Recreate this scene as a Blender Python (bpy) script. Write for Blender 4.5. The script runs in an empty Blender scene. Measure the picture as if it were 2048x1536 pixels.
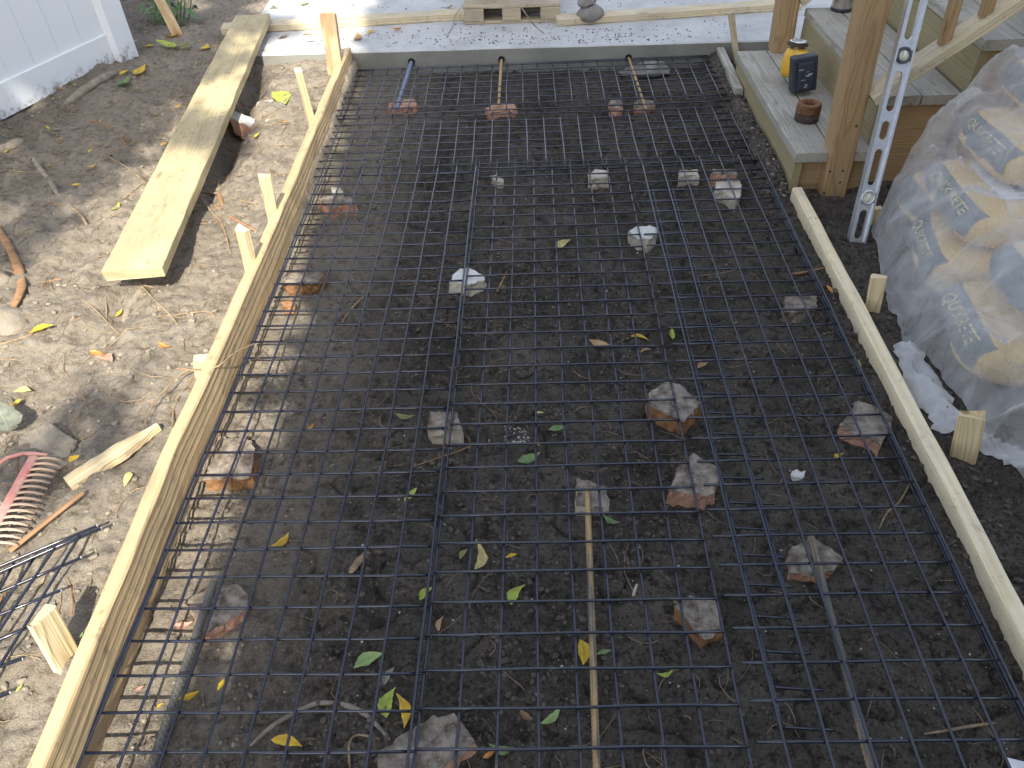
import bpy, bmesh, math, random
import numpy as np
from mathutils import Vector, Matrix
random.seed(7); RNG = np.random.default_rng(11)
scene = bpy.context.scene
COL = scene.collection
R_ = math.radians
# ------------------------------------------------------------------ camera (metres; z=0 is the plane of the wire mesh)
CW = 0.0762
FPX = 1535.0
RX = Vector((0.999478, 0.01048142, -0.03055939)); RY = Vector((0.01552694, 0.67365796, 0.73888014)); RZ = Vector((-0.02833109, 0.73896893, -0.67314357))
CAM = Vector((3.05033464, -7.7206803, 18.89938548)) * CW
def ray(px, py): return RX * ((px - 1024) / FPX) + RY * ((768 - py) / FPX) + RZ
def at(px, py, z):
    d = ray(px, py); return CAM + d * ((z - CAM.z) / d.z)
def atY(px, py, y):
    d = ray(px, py); return CAM + d * ((y - CAM.y) / d.y)
cd = bpy.data.cameras.new('camera'); cam = bpy.data.objects.new('camera', cd); COL.objects.link(cam)
cd.sensor_width = 36; cd.lens = 36 * FPX / 2048; cd.clip_start = 0.02; cd.clip_end = 500
cam.matrix_world = Matrix(((RX.x, RY.x, -RZ.x, CAM.x), (RX.y, RY.y, -RZ.y, CAM.y), (RX.z, RY.z, -RZ.z, CAM.z), (0, 0, 0, 1)))
scene.camera = cam
# ------------------------------------------------------------------ noise
TAB = RNG.random((256, 256))
def vnoise(x, y):
    x = np.asarray(x, float); y = np.asarray(y, float)
    xi = np.floor(x).astype(int); yi = np.floor(y).astype(int); fx = x - xi; fy = y - yi
    fx = fx * fx * (3 - 2 * fx); fy = fy * fy * (3 - 2 * fy)
    a = TAB[xi & 255, yi & 255]; b = TAB[(xi + 1) & 255, yi & 255]; c = TAB[xi & 255, (yi + 1) & 255]; d = TAB[(xi + 1) & 255, (yi + 1) & 255]
    return (a * (1 - fx) + b * fx) * (1 - fy) + (c * (1 - fx) + d * fx) * fy
def fbm(x, y, o=4):
    s = 0; a = .5; t = 0
    for i in range(o):
        s = s + a * vnoise(x * 2 ** i + 17 * i, y * 2 ** i + 31 * i); t += a; a *= .55
    return s / t
def sst(a, b, x):
    t = np.clip((x - a) / (b - a), 0, 1); return t * t * (3 - 2 * t)
YS = 3.49          # front face of the finished slab
def gz(x, y):
    x = np.asarray(x, float); y = np.asarray(y, float)
    left = .012 + .012 * np.clip(y - 2.5, 0, 2) + (fbm(x * 3.1, y * 3.1, 3) - .5) * .07 + (fbm(x * 11 + 5, y * 11, 4) - .5) * .050 + (fbm(x * 38, y * 38 + 2, 3) - .5) * .016
    rut = np.abs(x + 1.02 + .16 * np.sin(y * 2.1)); left = left - .03 * np.exp(-(rut / .07) ** 2) * sst(.3, .9, y) * sst(2.2, 1.6, y)
    left = left + .035 * sst(-1.7, -2.05, x) * sst(1.8, 3.0, y)
    left = left - .09 * np.exp(-((x + 1.02 + .1 * (y - 2)) / .06) ** 2) * sst(2.0, 2.5, y) * sst(3.5, 3.2, y)
    pit = -.06 + (fbm(x * 4.3 + 9, y * 4.3, 3) - .5) * .02 + (fbm(x * 17, y * 17 + 3, 3) - .5) * .012
    rough = sst(.5, .62, fbm(x * 3.3 + 40, y * 3.3 + 7, 2))
    pit = pit + (.25 + rough) * (fbm(x * 45, y * 45, 3) - .45) * .024 - .012 * np.clip(1 - np.abs(fbm(x * 5 + 60, y * 5, 3) - .5) / .02, 0, 1)
    pit = pit + .03 * sst(1.06, 1.2, x) + .05 * np.exp(-((x - 1.19) / .05) ** 2) * sst(2.0, 2.2, y)
    right = -.035 + (fbm(x * 5, y * 5, 3) - .5) * .03 + (fbm(x * 24, y * 24, 3) - .5) * .03
    wl = sst(-.640, -.664, x); wr = sst(1.205, 1.235, x)
    z = left * wl + right * wr + pit * (1 - wl - wr)
    z = z + (fbm(x * 60, y * 60, 2) - .5) * .006
    far = sst(3.6, 4.2, y) * sst(-1.2, -1.0, x)
    z = z * (1 - far) - .1 * far
    return z
def g1(x, y): return float(gz(np.array([x]), np.array([y]))[0])
def onG(px, py, lift=0.0):
    z = 0.0
    for _ in range(6):
        p = at(px, py, z); z = g1(p.x, p.y) + lift
    return at(px, py, z)
# ------------------------------------------------------------------ materials
def newmat(name):
    m = bpy.data.materials.new(name); m.use_nodes = True
    nt = m.node_tree; bs = nt.nodes['Principled BSDF']; return m, nt, bs
class G:
    def __init__(s, nt): s.nt = nt
    def n(s, t, **kw):
        nd = s.nt.nodes.new('ShaderNode' + t)
        for k, v in kw.items(): setattr(nd, k, v)
        return nd
    def put(s, sock, v):
        if hasattr(v, 'is_output') or hasattr(v, 'links'): s.nt.links.new(v, sock)
        else: sock.default_value = v
    def math(s, op, a, b=0.0, c=0.0):
        nd = s.n('Math', operation=op); s.put(nd.inputs[0], a); s.put(nd.inputs[1], b); s.put(nd.inputs[2], c); return nd.outputs[0]
    def vec(s, op, a, b=(0, 0, 0)):
        nd = s.n('VectorMath', operation=op); s.put(nd.inputs[0], a); s.put(nd.inputs[1], b); return nd.outputs[0]
    def noise(s, v, scale, detail=3, rough=.55, dist=0.):
        nd = s.n('TexNoise'); s.put(nd.inputs['Vector'], v); nd.inputs['Scale'].default_value = scale
        nd.inputs['Detail'].default_value = detail; nd.inputs['Roughness'].default_value = rough; nd.inputs['Distortion'].default_value = dist; return nd.outputs['Fac']
    def vor(s, v, scale, feat='F1'):
        nd = s.n('TexVoronoi', feature=feat); s.put(nd.inputs['Vector'], v); nd.inputs['Scale'].default_value = scale; return nd
    def ramp(s, f, stops):
        nd = s.n('ValToRGB'); s.put(nd.inputs[0], f); e = nd.color_ramp.elements
        while len(e) < len(stops): e.new(.5)
        for k, (p, c) in enumerate(stops):
            e[k].position = p; e[k].color = (c, c, c, 1) if not hasattr(c, '__len__') else (*c, 1)
        return nd.outputs[0]
    def mix(s, f, a, b, mode='MIX'):
        nd = s.n('MixRGB', blend_type=mode); s.put(nd.inputs[0], f)
        for k, v in ((1, a), (2, b)):
            if hasattr(v, '__len__') and len(v) == 3: v = (*v, 1)
            s.put(nd.inputs[k], v)
        return nd.outputs[0]
    def bump(s, h, strength=.3, dist=.01):
        nd = s.n('Bump'); s.put(nd.inputs['Height'], h); nd.inputs['Strength'].default_value = strength; nd.inputs['Distance'].default_value = dist; return nd.outputs[0]
    def obj(s): return s.n('TexCoord').outputs['Object']
    def pos(s): return s.n('NewGeometry').outputs['Position']
    def rnd(s): return s.n('ObjectInfo').outputs['Random']
def mult(c, k): return tuple(min(1, x * k) for x in c)
def wood(name, early, late, weather=None, wamt=.35, ring=.0055, rough=.72, dirt=0.0, bumps=.35):
    m, nt, bs = newmat(name); g = G(nt)
    r = g.rnd(); off = g.n('CombineXYZ'); g.put(off.inputs[0], g.math('MULTIPLY', r, 41.)); g.put(off.inputs[1], 0.); g.put(off.inputs[2], 0.)
    v = g.vec('ADD', g.obj(), off.outputs[0])
    low = g.n('Mapping'); g.put(low.inputs['Vector'], v); low.inputs['Scale'].default_value = (1.3, 7, 7)
    d1 = g.math('SUBTRACT', g.noise(low.outputs[0], 1.6, 2), .5)
    sp = g.n('SeparateXYZ'); g.put(sp.inputs[0], v)
    y = g.math('ADD', g.math('ADD', sp.outputs[1], g.math('MULTIPLY', g.math('SUBTRACT', r, .5), .05)), g.math('MULTIPLY', d1, .05))
    z = g.math('ADD', g.math('ADD', sp.outputs[2], .035), g.math('MULTIPLY', d1, .035))
    rad = g.math('SQRT', g.math('ADD', g.math('MULTIPLY', y, y), g.math('MULTIPLY', z, z)))
    rg = g.math('SINE', g.math('MULTIPLY', rad, 6.283 / ring)); rg = g.math('POWER', g.math('ADD', g.math('MULTIPLY', rg, .5), .5), 2.2)
    fm = g.n('Mapping'); g.put(fm.inputs['Vector'], v); fm.inputs['Scale'].default_value = (3, 170, 170)
    fib = g.noise(fm.outputs[0], 1.0, 3, .6)
    c = g.mix(g.math('MULTIPLY', rg, .75), early, late)
    c = g.mix(g.math('MULTIPLY', g.ramp(fib, [(.35, 0.), (.75, 1.)]), .35), c, mult(late, .8))
    # knots
    km = g.n('Mapping'); g.put(km.inputs['Vector'], v); km.inputs['Scale'].default_value = (2.6, 9, 9)
    kd = g.vor(km.outputs[0], 1.0).outputs['Distance']
    kn = g.ramp(kd, [(.05, 1.), (.12, 0.)]); c = g.mix(g.math('MULTIPLY', kn, .8), c, mult(late, .45))
    if weather:
        wn = g.noise(g.vec('MULTIPLY', v, (2.5, 9, 9)), 2.0, 4, .6)
        c = g.mix(g.math('MULTIPLY', g.ramp(wn, [(.35, 0.), (.65, 1.)]), wamt), c, weather)
    if dirt:
        dn = g.noise(v, 30., 5, .7); c = g.mix(g.math('MULTIPLY', g.ramp(dn, [(.57, 0.), (.68, 1.)]), dirt), c, (.06, .05, .042))
        c = g.mix(g.math('MULTIPLY', g.ramp(g.noise(v, 5., 3, .6), [(.45, 0.), (.7, 1.)]), dirt * .6), c, (.16, .13, .1))
    g.put(bs.inputs['Base Color'], c); bs.inputs['Roughness'].default_value = rough; bs.inputs['Specular IOR Level'].default_value = .25
    h = g.math('ADD', g.math('MULTIPLY', fib, .7), g.math('MULTIPLY', rg, .3))
    g.put(bs.inputs['Normal'], g.bump(h, bumps, .004)); return m
def rough_mat(name, stops, scale=8., spk=None, bumpscale=60., bstr=.4, rough=.9, spec=.2, det=5, bdist=.004):
    m, nt, bs = newmat(name); g = G(nt); v = g.vec('ADD', g.obj(), g.n('ObjectInfo').outputs['Location'])
    c = g.ramp(g.noise(v, scale, det, .65), stops)
    if spk:
        vd = g.vor(v, spk[0]).outputs['Distance']; c = g.mix(g.ramp(vd, [(spk[1], 1.), (spk[1] + .06, 0.)]), c, spk[2])
    g.put(bs.inputs['Base Color'], c); bs.inputs['Roughness'].default_value = rough; bs.inputs['Specular IOR Level'].default_value = spec
    g.put(bs.inputs['Normal'], g.bump(g.noise(v, bumpscale, 6, .7), bstr, bdist)); return m
def plain(name, col, rough=.5, metal=0., var=.15, nscale=20., bstr=0., spec=.4):
    m, nt, bs = newmat(name); g = G(nt); v = g.obj()
    f = g.noise(v, nscale, 4, .6); c = g.mix(g.ramp(f, [(.3, 0.), (.7, 1.)]), mult(col, 1 - var), mult(col, 1 + var))
    g.put(bs.inputs['Base Color'], c); bs.inputs['Roughness'].default_value = rough; bs.inputs['Metallic'].default_value = metal; bs.inputs['Specular IOR Level'].default_value = spec
    if bstr: g.put(bs.inputs['Normal'], g.bump(f, bstr, .003))
    return m
def soil_mat():
    m, nt, bs = newmat('soil'); g = G(nt); p = g.pos()
    at_ = g.n('Attribute', attribute_name='dry').outputs['Fac']  # blend factor: dry spoil, plus the pit's painted light-to-shade fade
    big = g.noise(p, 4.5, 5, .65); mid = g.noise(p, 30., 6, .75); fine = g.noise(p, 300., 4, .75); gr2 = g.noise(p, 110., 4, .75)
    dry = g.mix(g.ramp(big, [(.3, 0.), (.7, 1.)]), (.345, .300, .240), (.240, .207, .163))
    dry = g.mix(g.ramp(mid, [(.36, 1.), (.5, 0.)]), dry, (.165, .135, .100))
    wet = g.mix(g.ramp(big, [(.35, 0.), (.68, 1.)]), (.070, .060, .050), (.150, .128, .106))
    wet = g.mix(g.ramp(mid, [(.38, 1.), (.50, 0.)]), wet, (.036, .030, .025)); wet = g.mix(g.ramp(gr2, [(.36, .9), (.47, 0.)]), wet, (.018, .015, .012)); wet = g.mix(g.ramp(gr2, [(.58, 0.), (.72, .55)]), wet, (.24, .21, .18))  # hollows of the grain darkened: crevice shade put into the colour
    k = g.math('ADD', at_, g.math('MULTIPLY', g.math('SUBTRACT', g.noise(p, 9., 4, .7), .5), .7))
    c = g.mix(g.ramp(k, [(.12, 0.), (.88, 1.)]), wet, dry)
    vd = g.vor(p, 60.); pick = g.n('SeparateColor'); g.put(pick.inputs[0], vd.outputs['Color'])
    sp = g.math('MULTIPLY', g.ramp(vd.outputs['Distance'], [(.10, 1.), (.16, 0.)]), g.ramp(pick.outputs[0], [(.80, 0.), (.82, 1.)]))
    c = g.mix(g.math('MULTIPLY', sp, .6), c, (.30, .28, .25))
    c = g.mix(g.ramp(fine, [(.3, .6), (.52, 0.)]), c, (.03, .025, .02))
    g.put(bs.inputs['Base Color'], c); bs.inputs['Roughness'].default_value = .95; bs.inputs['Specular IOR Level'].default_value = .12
    h = g.math('ADD', g.math('ADD', g.math('MULTIPLY', mid, .7), g.math('MULTIPLY', fine, .35)), g.math('MULTIPLY', gr2, .5))
    g.put(bs.inputs['Normal'], g.bump(h, 1.0, .014)); return m
M = {}
M['soil'] = soil_mat()
M['plank'] = wood('plank_wood', (.53, .44, .26), (.42, .33, .17), (.27, .225, .14), .5, .0065, dirt=.45)
M['form_left'] = wood('form_wood_rough', (.57, .42, .235), (.45, .315, .165), (.34, .24, .145), .5, .024, dirt=.45, bumps=1.0)
M['form_right'] = wood('form_wood_pale', (.80, .69, .47), (.68, .54, .32), (.70, .62, .48), .3, .009, dirt=.3)
M['stake'] = wood('stake_wood', (.70, .58, .36), (.52, .38, .19), (.6, .52, .38), .25, .006, bumps=.6)
M['bark'] = wood('bark_edge_wood', (.62, .50, .32), (.42, .28, .15), (.25, .12, .06), .7, .02, bumps=.8)
M['tread'] = wood('weathered_tread_wood', (.44, .41, .36), (.26, .235, .20), (.25, .26, .17), .35, .006, dirt=.35, bumps=.5)
M['riser'] = wood('treated_riser_wood', (.34, .28, .165), (.24, .185, .10), (.27, .25, .14), .4, .007, dirt=.15)
M['post'] = wood('stair_post_wood', (.40, .27, .14), (.26, .155, .07), (.34, .25, .15), .3, .006, dirt=.1)
M['slab2x4'] = wood('gray_lumber', (.60, .51, .34), (.42, .32, .18), (.5, .46, .38), .4, .007, dirt=.35)
M['pallet'] = wood('pallet_wood', (.46, .39, .27), (.33, .25, .15), (.36, .33, .28), .45, .006, dirt=.5)
M['darkstick'] = wood('brown_lath_wood', (.36, .22, .12), (.22, .12, .06), None, .3, .01)
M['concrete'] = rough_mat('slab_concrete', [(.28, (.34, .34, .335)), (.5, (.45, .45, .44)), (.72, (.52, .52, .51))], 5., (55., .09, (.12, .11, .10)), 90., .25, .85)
M['concrete_face'] = rough_mat('dark_formed_concrete', [(.3, (.17, .172, .155)), (.7, (.25, .25, .225))], 4., None, 40., .12, .8)  # front face, darker and greener than the slab top
M['rock_pale'] = rough_mat('pale_broken_stone', [(.3, (.34, .30, .235)), (.7, (.56, .51, .42))], 14., None, 55., .8, .9)
M['rock_white'] = rough_mat('white_broken_stone', [(.3, (.40, .40, .37)), (.7, (.64, .63, .60))], 14., None, 55., .8, .9)
M['paver_top'] = rough_mat('paver_weathered_face', [(.36, (.10, .076, .055)), (.5, (.20, .17, .14)), (.64, (.31, .265, .215))], 34., (110., .10, (.40, .36, .31)), 80., .7, .9)
M['paver_pink'] = rough_mat('paver_broken_face', [(.3, (.36, .19, .13)), (.7, (.52, .31, .22))], 18., (110., .14, (.62, .55, .47)), 60., .9, .9)
M['brick_brown'] = rough_mat('brick_brown_face', [(.3, (.16, .08, .04)), (.7, (.33, .18, .09))], 22., None, 60., .8, .9)
M['boulder'] = rough_mat('grey_rubble_stone', [(.3, (.15, .14, .125)), (.7, (.27, .255, .235))], 16., (70., .09, (.4, .39, .37)), 45., .8, .92)
M['clod'] = rough_mat('soil_clod', [(.3, (.07, .06, .05)), (.7, (.15, .128, .106))], 30., None, 120., .8, .95, .1)
M['clod_dry'] = rough_mat('dry_soil_clod', [(.3, (.20, .172, .133)), (.7, (.30, .26, .205))], 30., None, 120., .8, .95, .1)
M['grit'] = rough_mat('pale_grit', [(.3, (.3, .28, .25)), (.7, (.55, .52, .48))], 30., None, 120., .5, .9, .1)
M['twig'] = rough_mat('twig_bark', [(.3, (.17, .12, .075)), (.7, (.36, .27, .17))], 40., None, 150., .7, .9, .1)
M['redbark'] = rough_mat('red_bark', [(.3, (.22, .12, .065)), (.7, (.38, .235, .13))], 40., None, 150., .7, .9, .1)
M['log'] = rough_mat('grey_log_bark', [(.3, (.16, .135, .105)), (.7, (.32, .28, .22))], 30., None, 90., .8, .92, .1)
def fence_mat():
    m, nt, bs = newmat('white_vinyl_dirty'); g = G(nt); p = g.pos(); sp = g.n('SeparateXYZ'); g.put(sp.inputs[0], p)
    hgt = g.math('ADD', sp.outputs[2], g.math('MULTIPLY', g.math('SUBTRACT', g.noise(p, 14., 5, .7), .5), -.22))
    d = g.math('MULTIPLY', g.ramp(hgt, [(.04, 1.), (.10, 0.)]), g.ramp(g.noise(p, 28., 4, .7), [(.45, 0.), (.62, 1.)]))
    c = g.mix(g.math('MULTIPLY', d, .85), (.68, .71, .74), (.14, .12, .10)); g.put(bs.inputs['Base Color'], c); bs.inputs['Roughness'].default_value = .45; return m
M['fence'] = fence_mat()
M['alu'] = plain('level_aluminium', (.60, .62, .66), .33, .75, .08, 60.)
M['ring'] = plain('dark_vial_ring', (.06, .065, .075), .5)
M['vial'] = plain('pale_vial_acrylic', (.62, .64, .52), .12, 0., .05)
M['steel'] = plain('brushed_steel', (.58, .56, .53), .25, .95, .05, 5.)
M['black'] = plain('black_plastic', (.028, .033, .045), .5, 0., .3, 60., .2)
M['greyprint'] = plain('worn_grey_print', (.28, .30, .33), .6)
M['yellow'] = plain('yellow_plastic', (.62, .36, .035), .45, 0., .12, 30.)
M['rust'] = rough_mat('rusty_iron', [(.3, (.10, .045, .025)), (.7, (.26, .12, .06))], 60., None, 180., .5, .8, .3)
M['rustdark'] = rough_mat('dark_grimy_iron', [(.3, (.035, .028, .025)), (.7, (.08, .06, .05))], 60., None, 180., .5, .8, .3)
M['rake'] = rough_mat('dusty_red_paint', [(.35, (.50, .17, .15)), (.6, (.56, .33, .27))], 16., None, 90., .2, .65, .3)
M['rakedust'] = rough_mat('dirt_caked_tine', [(.35, (.36, .26, .19)), (.65, (.46, .33, .25))], 25., None, 90., .4, .9, .1)
M['hole'] = plain('dark_hole', (.012, .012, .012), .9)
M['paper'] = plain('white_paper', (.78, .79, .80), .7)
def wire_mat():
    m, nt, bs = newmat('blue_black_wire'); g = G(nt); v = g.pos()
    c = g.mix(g.ramp(g.noise(v, 25., 3, .6), [(.35, 0.), (.7, 1.)]), (.007, .0095, .021), (.013, .017, .036))
    c = g.mix(g.ramp(g.noise(v, 9., 4, .7), [(.62, 0.), (.72, .5)]), c, (.13, .115, .095))
    g.put(bs.inputs['Base Color'], c); bs.inputs['Roughness'].default_value = .26; bs.inputs['Metallic'].default_value = .1; bs.inputs["Specular IOR Level"].default_value = .9; return m
M['wire'] = wire_mat()
M['wireend'] = plain('cut_wire_steel', (.55, .58, .65), .4, .6)
def rebar_mat(name, rust, base=(.125, .118, .106)):
    m, nt, bs = newmat(name); g = G(nt); v = g.obj()
    mp = g.vec('MULTIPLY', v, (4, 60, 60)); f = g.noise(mp, 1.4, 4, .6)
    c = g.mix(g.ramp(f, [(.62 - rust * .4, 0.), (.74 - rust * .4, 1.)]), base, (.40, .27, .13))
    g.put(bs.inputs['Base Color'], c); bs.inputs['Roughness'].default_value = .6; bs.inputs['Metallic'].default_value = .25; return m
M['rebar_rusty'] = rebar_mat('rusty_rebar', .55); M['rebar_grey'] = rebar_mat('grey_rebar', .0); M['rebar_some'] = rebar_mat('part_rusted_rebar', .22); M['rebar_tan'] = rebar_mat('tan_rebar', .8, (.34, .29, .22)); M['rebar_blue'] = rebar_mat('blue_grey_rebar', .0, (.17, .21, .29))
LC = {'yellow': ((.70, .50, .04), (.52, .30, .03)), 'pale': ((.66, .60, .25), (.48, .38, .14)), 'lime': ((.42, .50, .09), (.30, .33, .05)), 'green': ((.20, .30, .11), (.11, .19, .07)), 'bright': ((.33, .45, .17), (.25, .36, .12)),
      'olive': ((.26, .27, .10), (.15, .15, .05)), 'tan': ((.50, .33, .17), (.33, .19, .08)), 'orange': ((.58, .26, .06), (.40, .15, .04)), 'pink': ((.62, .36, .27), (.44, .2, .14)), 'brown': ((.26, .15, .08), (.15, .08, .04)), 'grey': ((.26, .28, .22), (.17, .18, .13))}
def leaf_mat(k):
    a, b = LC[k]; m, nt, bs = newmat('leaf_' + k); g = G(nt); v = g.obj()
    off = g.vec('ADD', v, g.n('ObjectInfo').outputs['Location'])
    c = g.mix(g.ramp(g.noise(off, 45., 4, .6), [(.38, 0.), (.66, 1.)]), a, b)
    c = g.mix(g.ramp(g.noise(off, 170., 3, .6), [(.66, 0.), (.7, .8)]), c, (.09, .05, .02))
    sx = g.n('SeparateXYZ'); g.put(sx.inputs[0], v); ay = g.math('ABSOLUTE', sx.outputs[1])
    c = g.mix(g.ramp(ay, [(.0007, .55), (.0014, 0.)]), c, mult(a, 1.35))
    g.put(bs.inputs['Base Color'], c); bs.inputs['Roughness'].default_value = .55
    tr = g.n('BsdfTranslucent'); g.put(tr.inputs[0], c); mx = g.n('MixShader'); mx.inputs[0].default_value = .25
    out = [n for n in nt.nodes if n.type == 'OUTPUT_MATERIAL'][0]
    nt.links.new(bs.outputs[0], mx.inputs[1]); nt.links.new(tr.outputs[0], mx.inputs[2]); nt.links.new(mx.outputs[0], out.inputs[0]); return m
for k in LC: M['leaf_' + k] = leaf_mat(k)
def plastic_mat(name, t=.5):
    m, nt, bs = newmat(name); g = G(nt); out = [n for n in nt.nodes if n.type == 'OUTPUT_MATERIAL'][0]; p = g.pos()
    bs.inputs['Base Color'].default_value = (.80, .79, .78, 1); bs.inputs['Roughness'].default_value = .27; bs.inputs['Specular IOR Level'].default_value = .6
    f = g.noise(p, 7., 5, .65, .6); g.put(bs.inputs['Normal'], g.bump(g.noise(g.vec('MULTIPLY', p, (1, 1, .5)), 24., 5, .65, 1.2), .35, .01))
    sp = g.ramp(g.noise(p, 130., 3, .7), [(.70, 0.), (.74, 1.)])
    g.put(bs.inputs['Base Color'], g.mix(sp, (.80, .79, .78), (.2, .18, .16)))
    tr = g.n('BsdfTransparent'); tl = g.n('BsdfTranslucent'); tl.inputs[0].default_value = (.6, .6, .62, 1)
    m1 = g.n('MixShader'); m1.inputs[0].default_value = .3; nt.links.new(bs.outputs[0], m1.inputs[1]); nt.links.new(tl.outputs[0], m1.inputs[2])
    lw = g.n('LayerWeight'); lw.inputs[0].default_value = .35
    fac = g.math('SUBTRACT', g.math('ADD', t, g.math('MULTIPLY', g.math('SUBTRACT', f, .5), .8)), g.math('MULTIPLY', lw.outputs['Facing'], .35))
    fac = g.math('MINIMUM', g.math('MAXIMUM', fac, .05), .92)
    m2 = g.n('MixShader'); g.put(m2.inputs[0], fac); nt.links.new(m1.outputs[0], m2.inputs[1]); nt.links.new(tr.outputs[0], m2.inputs[2]); nt.links.new(m2.outputs[0], out.inputs[0]); return m
M['plastic'] = plastic_mat('clear_polythene', .68); M['plastic2'] = plastic_mat('crumpled_polythene', .30)
def bag_mat():
    m, nt, bs = newmat('yellow_paper_bag'); g = G(nt); v = g.obj()
    c = g.mix(g.ramp(g.noise(v, 6., 4, .6), [(.3, 0.), (.7, 1.)]), (.64, .43, .14), (.70, .52, .24))
    g.put(bs.inputs['Base Color'], c); bs.inputs['Roughness'].default_value = .75
    g.put(bs.inputs['Normal'], g.bump(g.noise(v, 16., 4, .6, 1.5), .6, .012)); return m
M['bag'] = bag_mat(); M['bagband'] = plain('bag_slate_print', (.13, .155, .165), .7, 0., .1); M['baglabel'] = plain('bag_white_label', (.72, .74, .78), .7, 0., .05); M['bagink'] = plain('bag_navy_ink', (.05, .07, .15), .7); M['bagyellow'] = plain('bag_cream_print', (.74, .60, .30), .7, 0., .05)
M['housewall'] = rough_mat('house_siding', [(.3, (.50, .50, .50)), (.7, (.58, .58, .58))], 3., None, 20., .2, .8)
M['leafmass'] = plain('tree_foliage', (.06, .11, .03), .6, 0., .35, 3.)
M['plant'] = plain('plant_foliage', (.07, .15, .04), .5, 0., .35, 9.)
# ------------------------------------------------------------------ object helpers
def tag(o, label=None, cat=None, group=None, kind=None):
    if label: o['label'] = label
    if cat: o['category'] = cat
    if group: o['group'] = group
    if kind: o['kind'] = kind
    return o
def empty(name, loc, label, cat, group=None):
    o = bpy.data.objects.new(name, None); COL.objects.link(o); o.location = loc; o.empty_display_size = .05
    return tag(o, label, cat, group)
def adopt(o, parent):
    if parent is not None:
        o.parent = parent; o.matrix_parent_inverse = parent.matrix_basis.inverted() if parent.parent is None else (parent.matrix_parent_inverse @ parent.matrix_basis).inverted() @ Matrix.Identity(4)
        if parent.parent is not None:
            wm = parent.parent.matrix_basis @ parent.matrix_parent_inverse @ parent.matrix_basis
            o.matrix_parent_inverse = wm.inverted()
    return o
class MB:
    def __init__(s): s.v = []; s.f = []; s.mi = []
    def add(s, vs, fs, mi=0):
        b = len(s.v); s.v += [tuple(p) for p in vs]; s.f += [tuple(b + i for i in f) for f in fs]; s.mi += [mi] * len(fs)
    def box(s, c, sz, rot=None, mi=0):
        c = Vector(c); hx, hy, hz = sz[0] / 2, sz[1] / 2, sz[2] / 2
        P = [Vector((x, y, z)) for x in (-hx, hx) for y in (-hy, hy) for z in (-hz, hz)]
        if rot is not None: P = [rot @ p for p in P]
        s.add([c + p for p in P], [(0, 1, 3, 2), (4, 6, 7, 5), (0, 4, 5, 1), (2, 3, 7, 6), (0, 2, 6, 4), (1, 5, 7, 3)], mi)
    def tube(s, pts, r, n=6, mi=0, cap=True, flat=1.0):
        pts = [Vector(p) for p in pts]; rr = r if hasattr(r, '__len__') else [r] * len(pts); vs = []; fs = []
        for i, p in enumerate(pts):
            d = (pts[min(i + 1, len(pts) - 1)] - pts[max(i - 1, 0)]).normalized()
            a = d.cross(Vector((0, 0, 1)));  a = a.normalized() if a.length > 1e-4 else Vector((1, 0, 0)); b = a.cross(d).normalized()
            for k in range(n):
                t = 2 * math.pi * k / n; vs.append(p + a * (math.cos(t) * rr[i]) + b * (math.sin(t) * rr[i] * flat))
        for i in range(len(pts) - 1):
            for k in range(n): fs.append((i * n + k, i * n + (k + 1) % n, (i + 1) * n + (k + 1) % n, (i + 1) * n + k))
        if cap: fs += [tuple(range(n))[::-1], tuple((len(pts) - 1) * n + k for k in range(n))]
        s.add(vs, fs, mi)
    def lathe(s, prof, c, n=32, axis=None, mi=0):
        c = Vector(c); ax = Vector(axis or (0, 0, 1)).normalized(); q = Vector((0, 0, 1)).rotation_difference(ax); vs = []; fs = []
        for r, z in prof:
            for k in range(n):
                t = 2 * math.pi * k / n; vs.append(c + q @ Vector((r * math.cos(t), r * math.sin(t), z)))
        for i in range(len(prof) - 1):
            for k in range(n): fs.append((i * n + k, i * n + (k + 1) % n, (i + 1) * n + (k + 1) % n, (i + 1) * n + k))
        s.add(vs, fs, mi)
    def build(s, name, mats, parent=None, smooth=False, bevel=0., origin=None):
        me = bpy.data.meshes.new(name); mats = mats if isinstance(mats, (list, tuple)) else [mats]
        o3 = Vector(origin) if origin is not None else Vector((0, 0, 0))
        if origin is None and s.v:
            a = np.array(s.v); o3 = Vector(((a[:, 0].min() + a[:, 0].max()) / 2, (a[:, 1].min() + a[:, 1].max()) / 2, a[:, 2].min()))
        me.from_pydata([(p[0] - o3.x, p[1] - o3.y, p[2] - o3.z) for p in s.v], [], s.f)
        for m in mats: me.materials.append(m)
        me.polygons.foreach_set('material_index', s.mi)
        if smooth: me.polygons.foreach_set('use_smooth', [True] * len(s.f))
        me.update(); bm = bmesh.new(); bm.from_mesh(me); bmesh.ops.recalc_face_normals(bm, faces=bm.faces)
        if bevel: bmesh.ops.bevel(bm, geom=[e for e in bm.edges if len(e.link_faces) == 2 and e.calc_face_angle(0) > .6], offset=bevel, segments=2, affect='EDGES', profile=.6)
        bm.to_mesh(me); bm.free()
        o = bpy.data.objects.new(name, me); COL.objects.link(o); o.location = o3
        return adopt(o, parent)
def frame(p0, p1, up):
    x = (Vector(p1) - Vector(p0)).normalized(); z = Vector(up); z = (z - x * z.dot(x)).normalized(); y = z.cross(x); return Matrix((x, y, z)).transposed()
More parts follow.
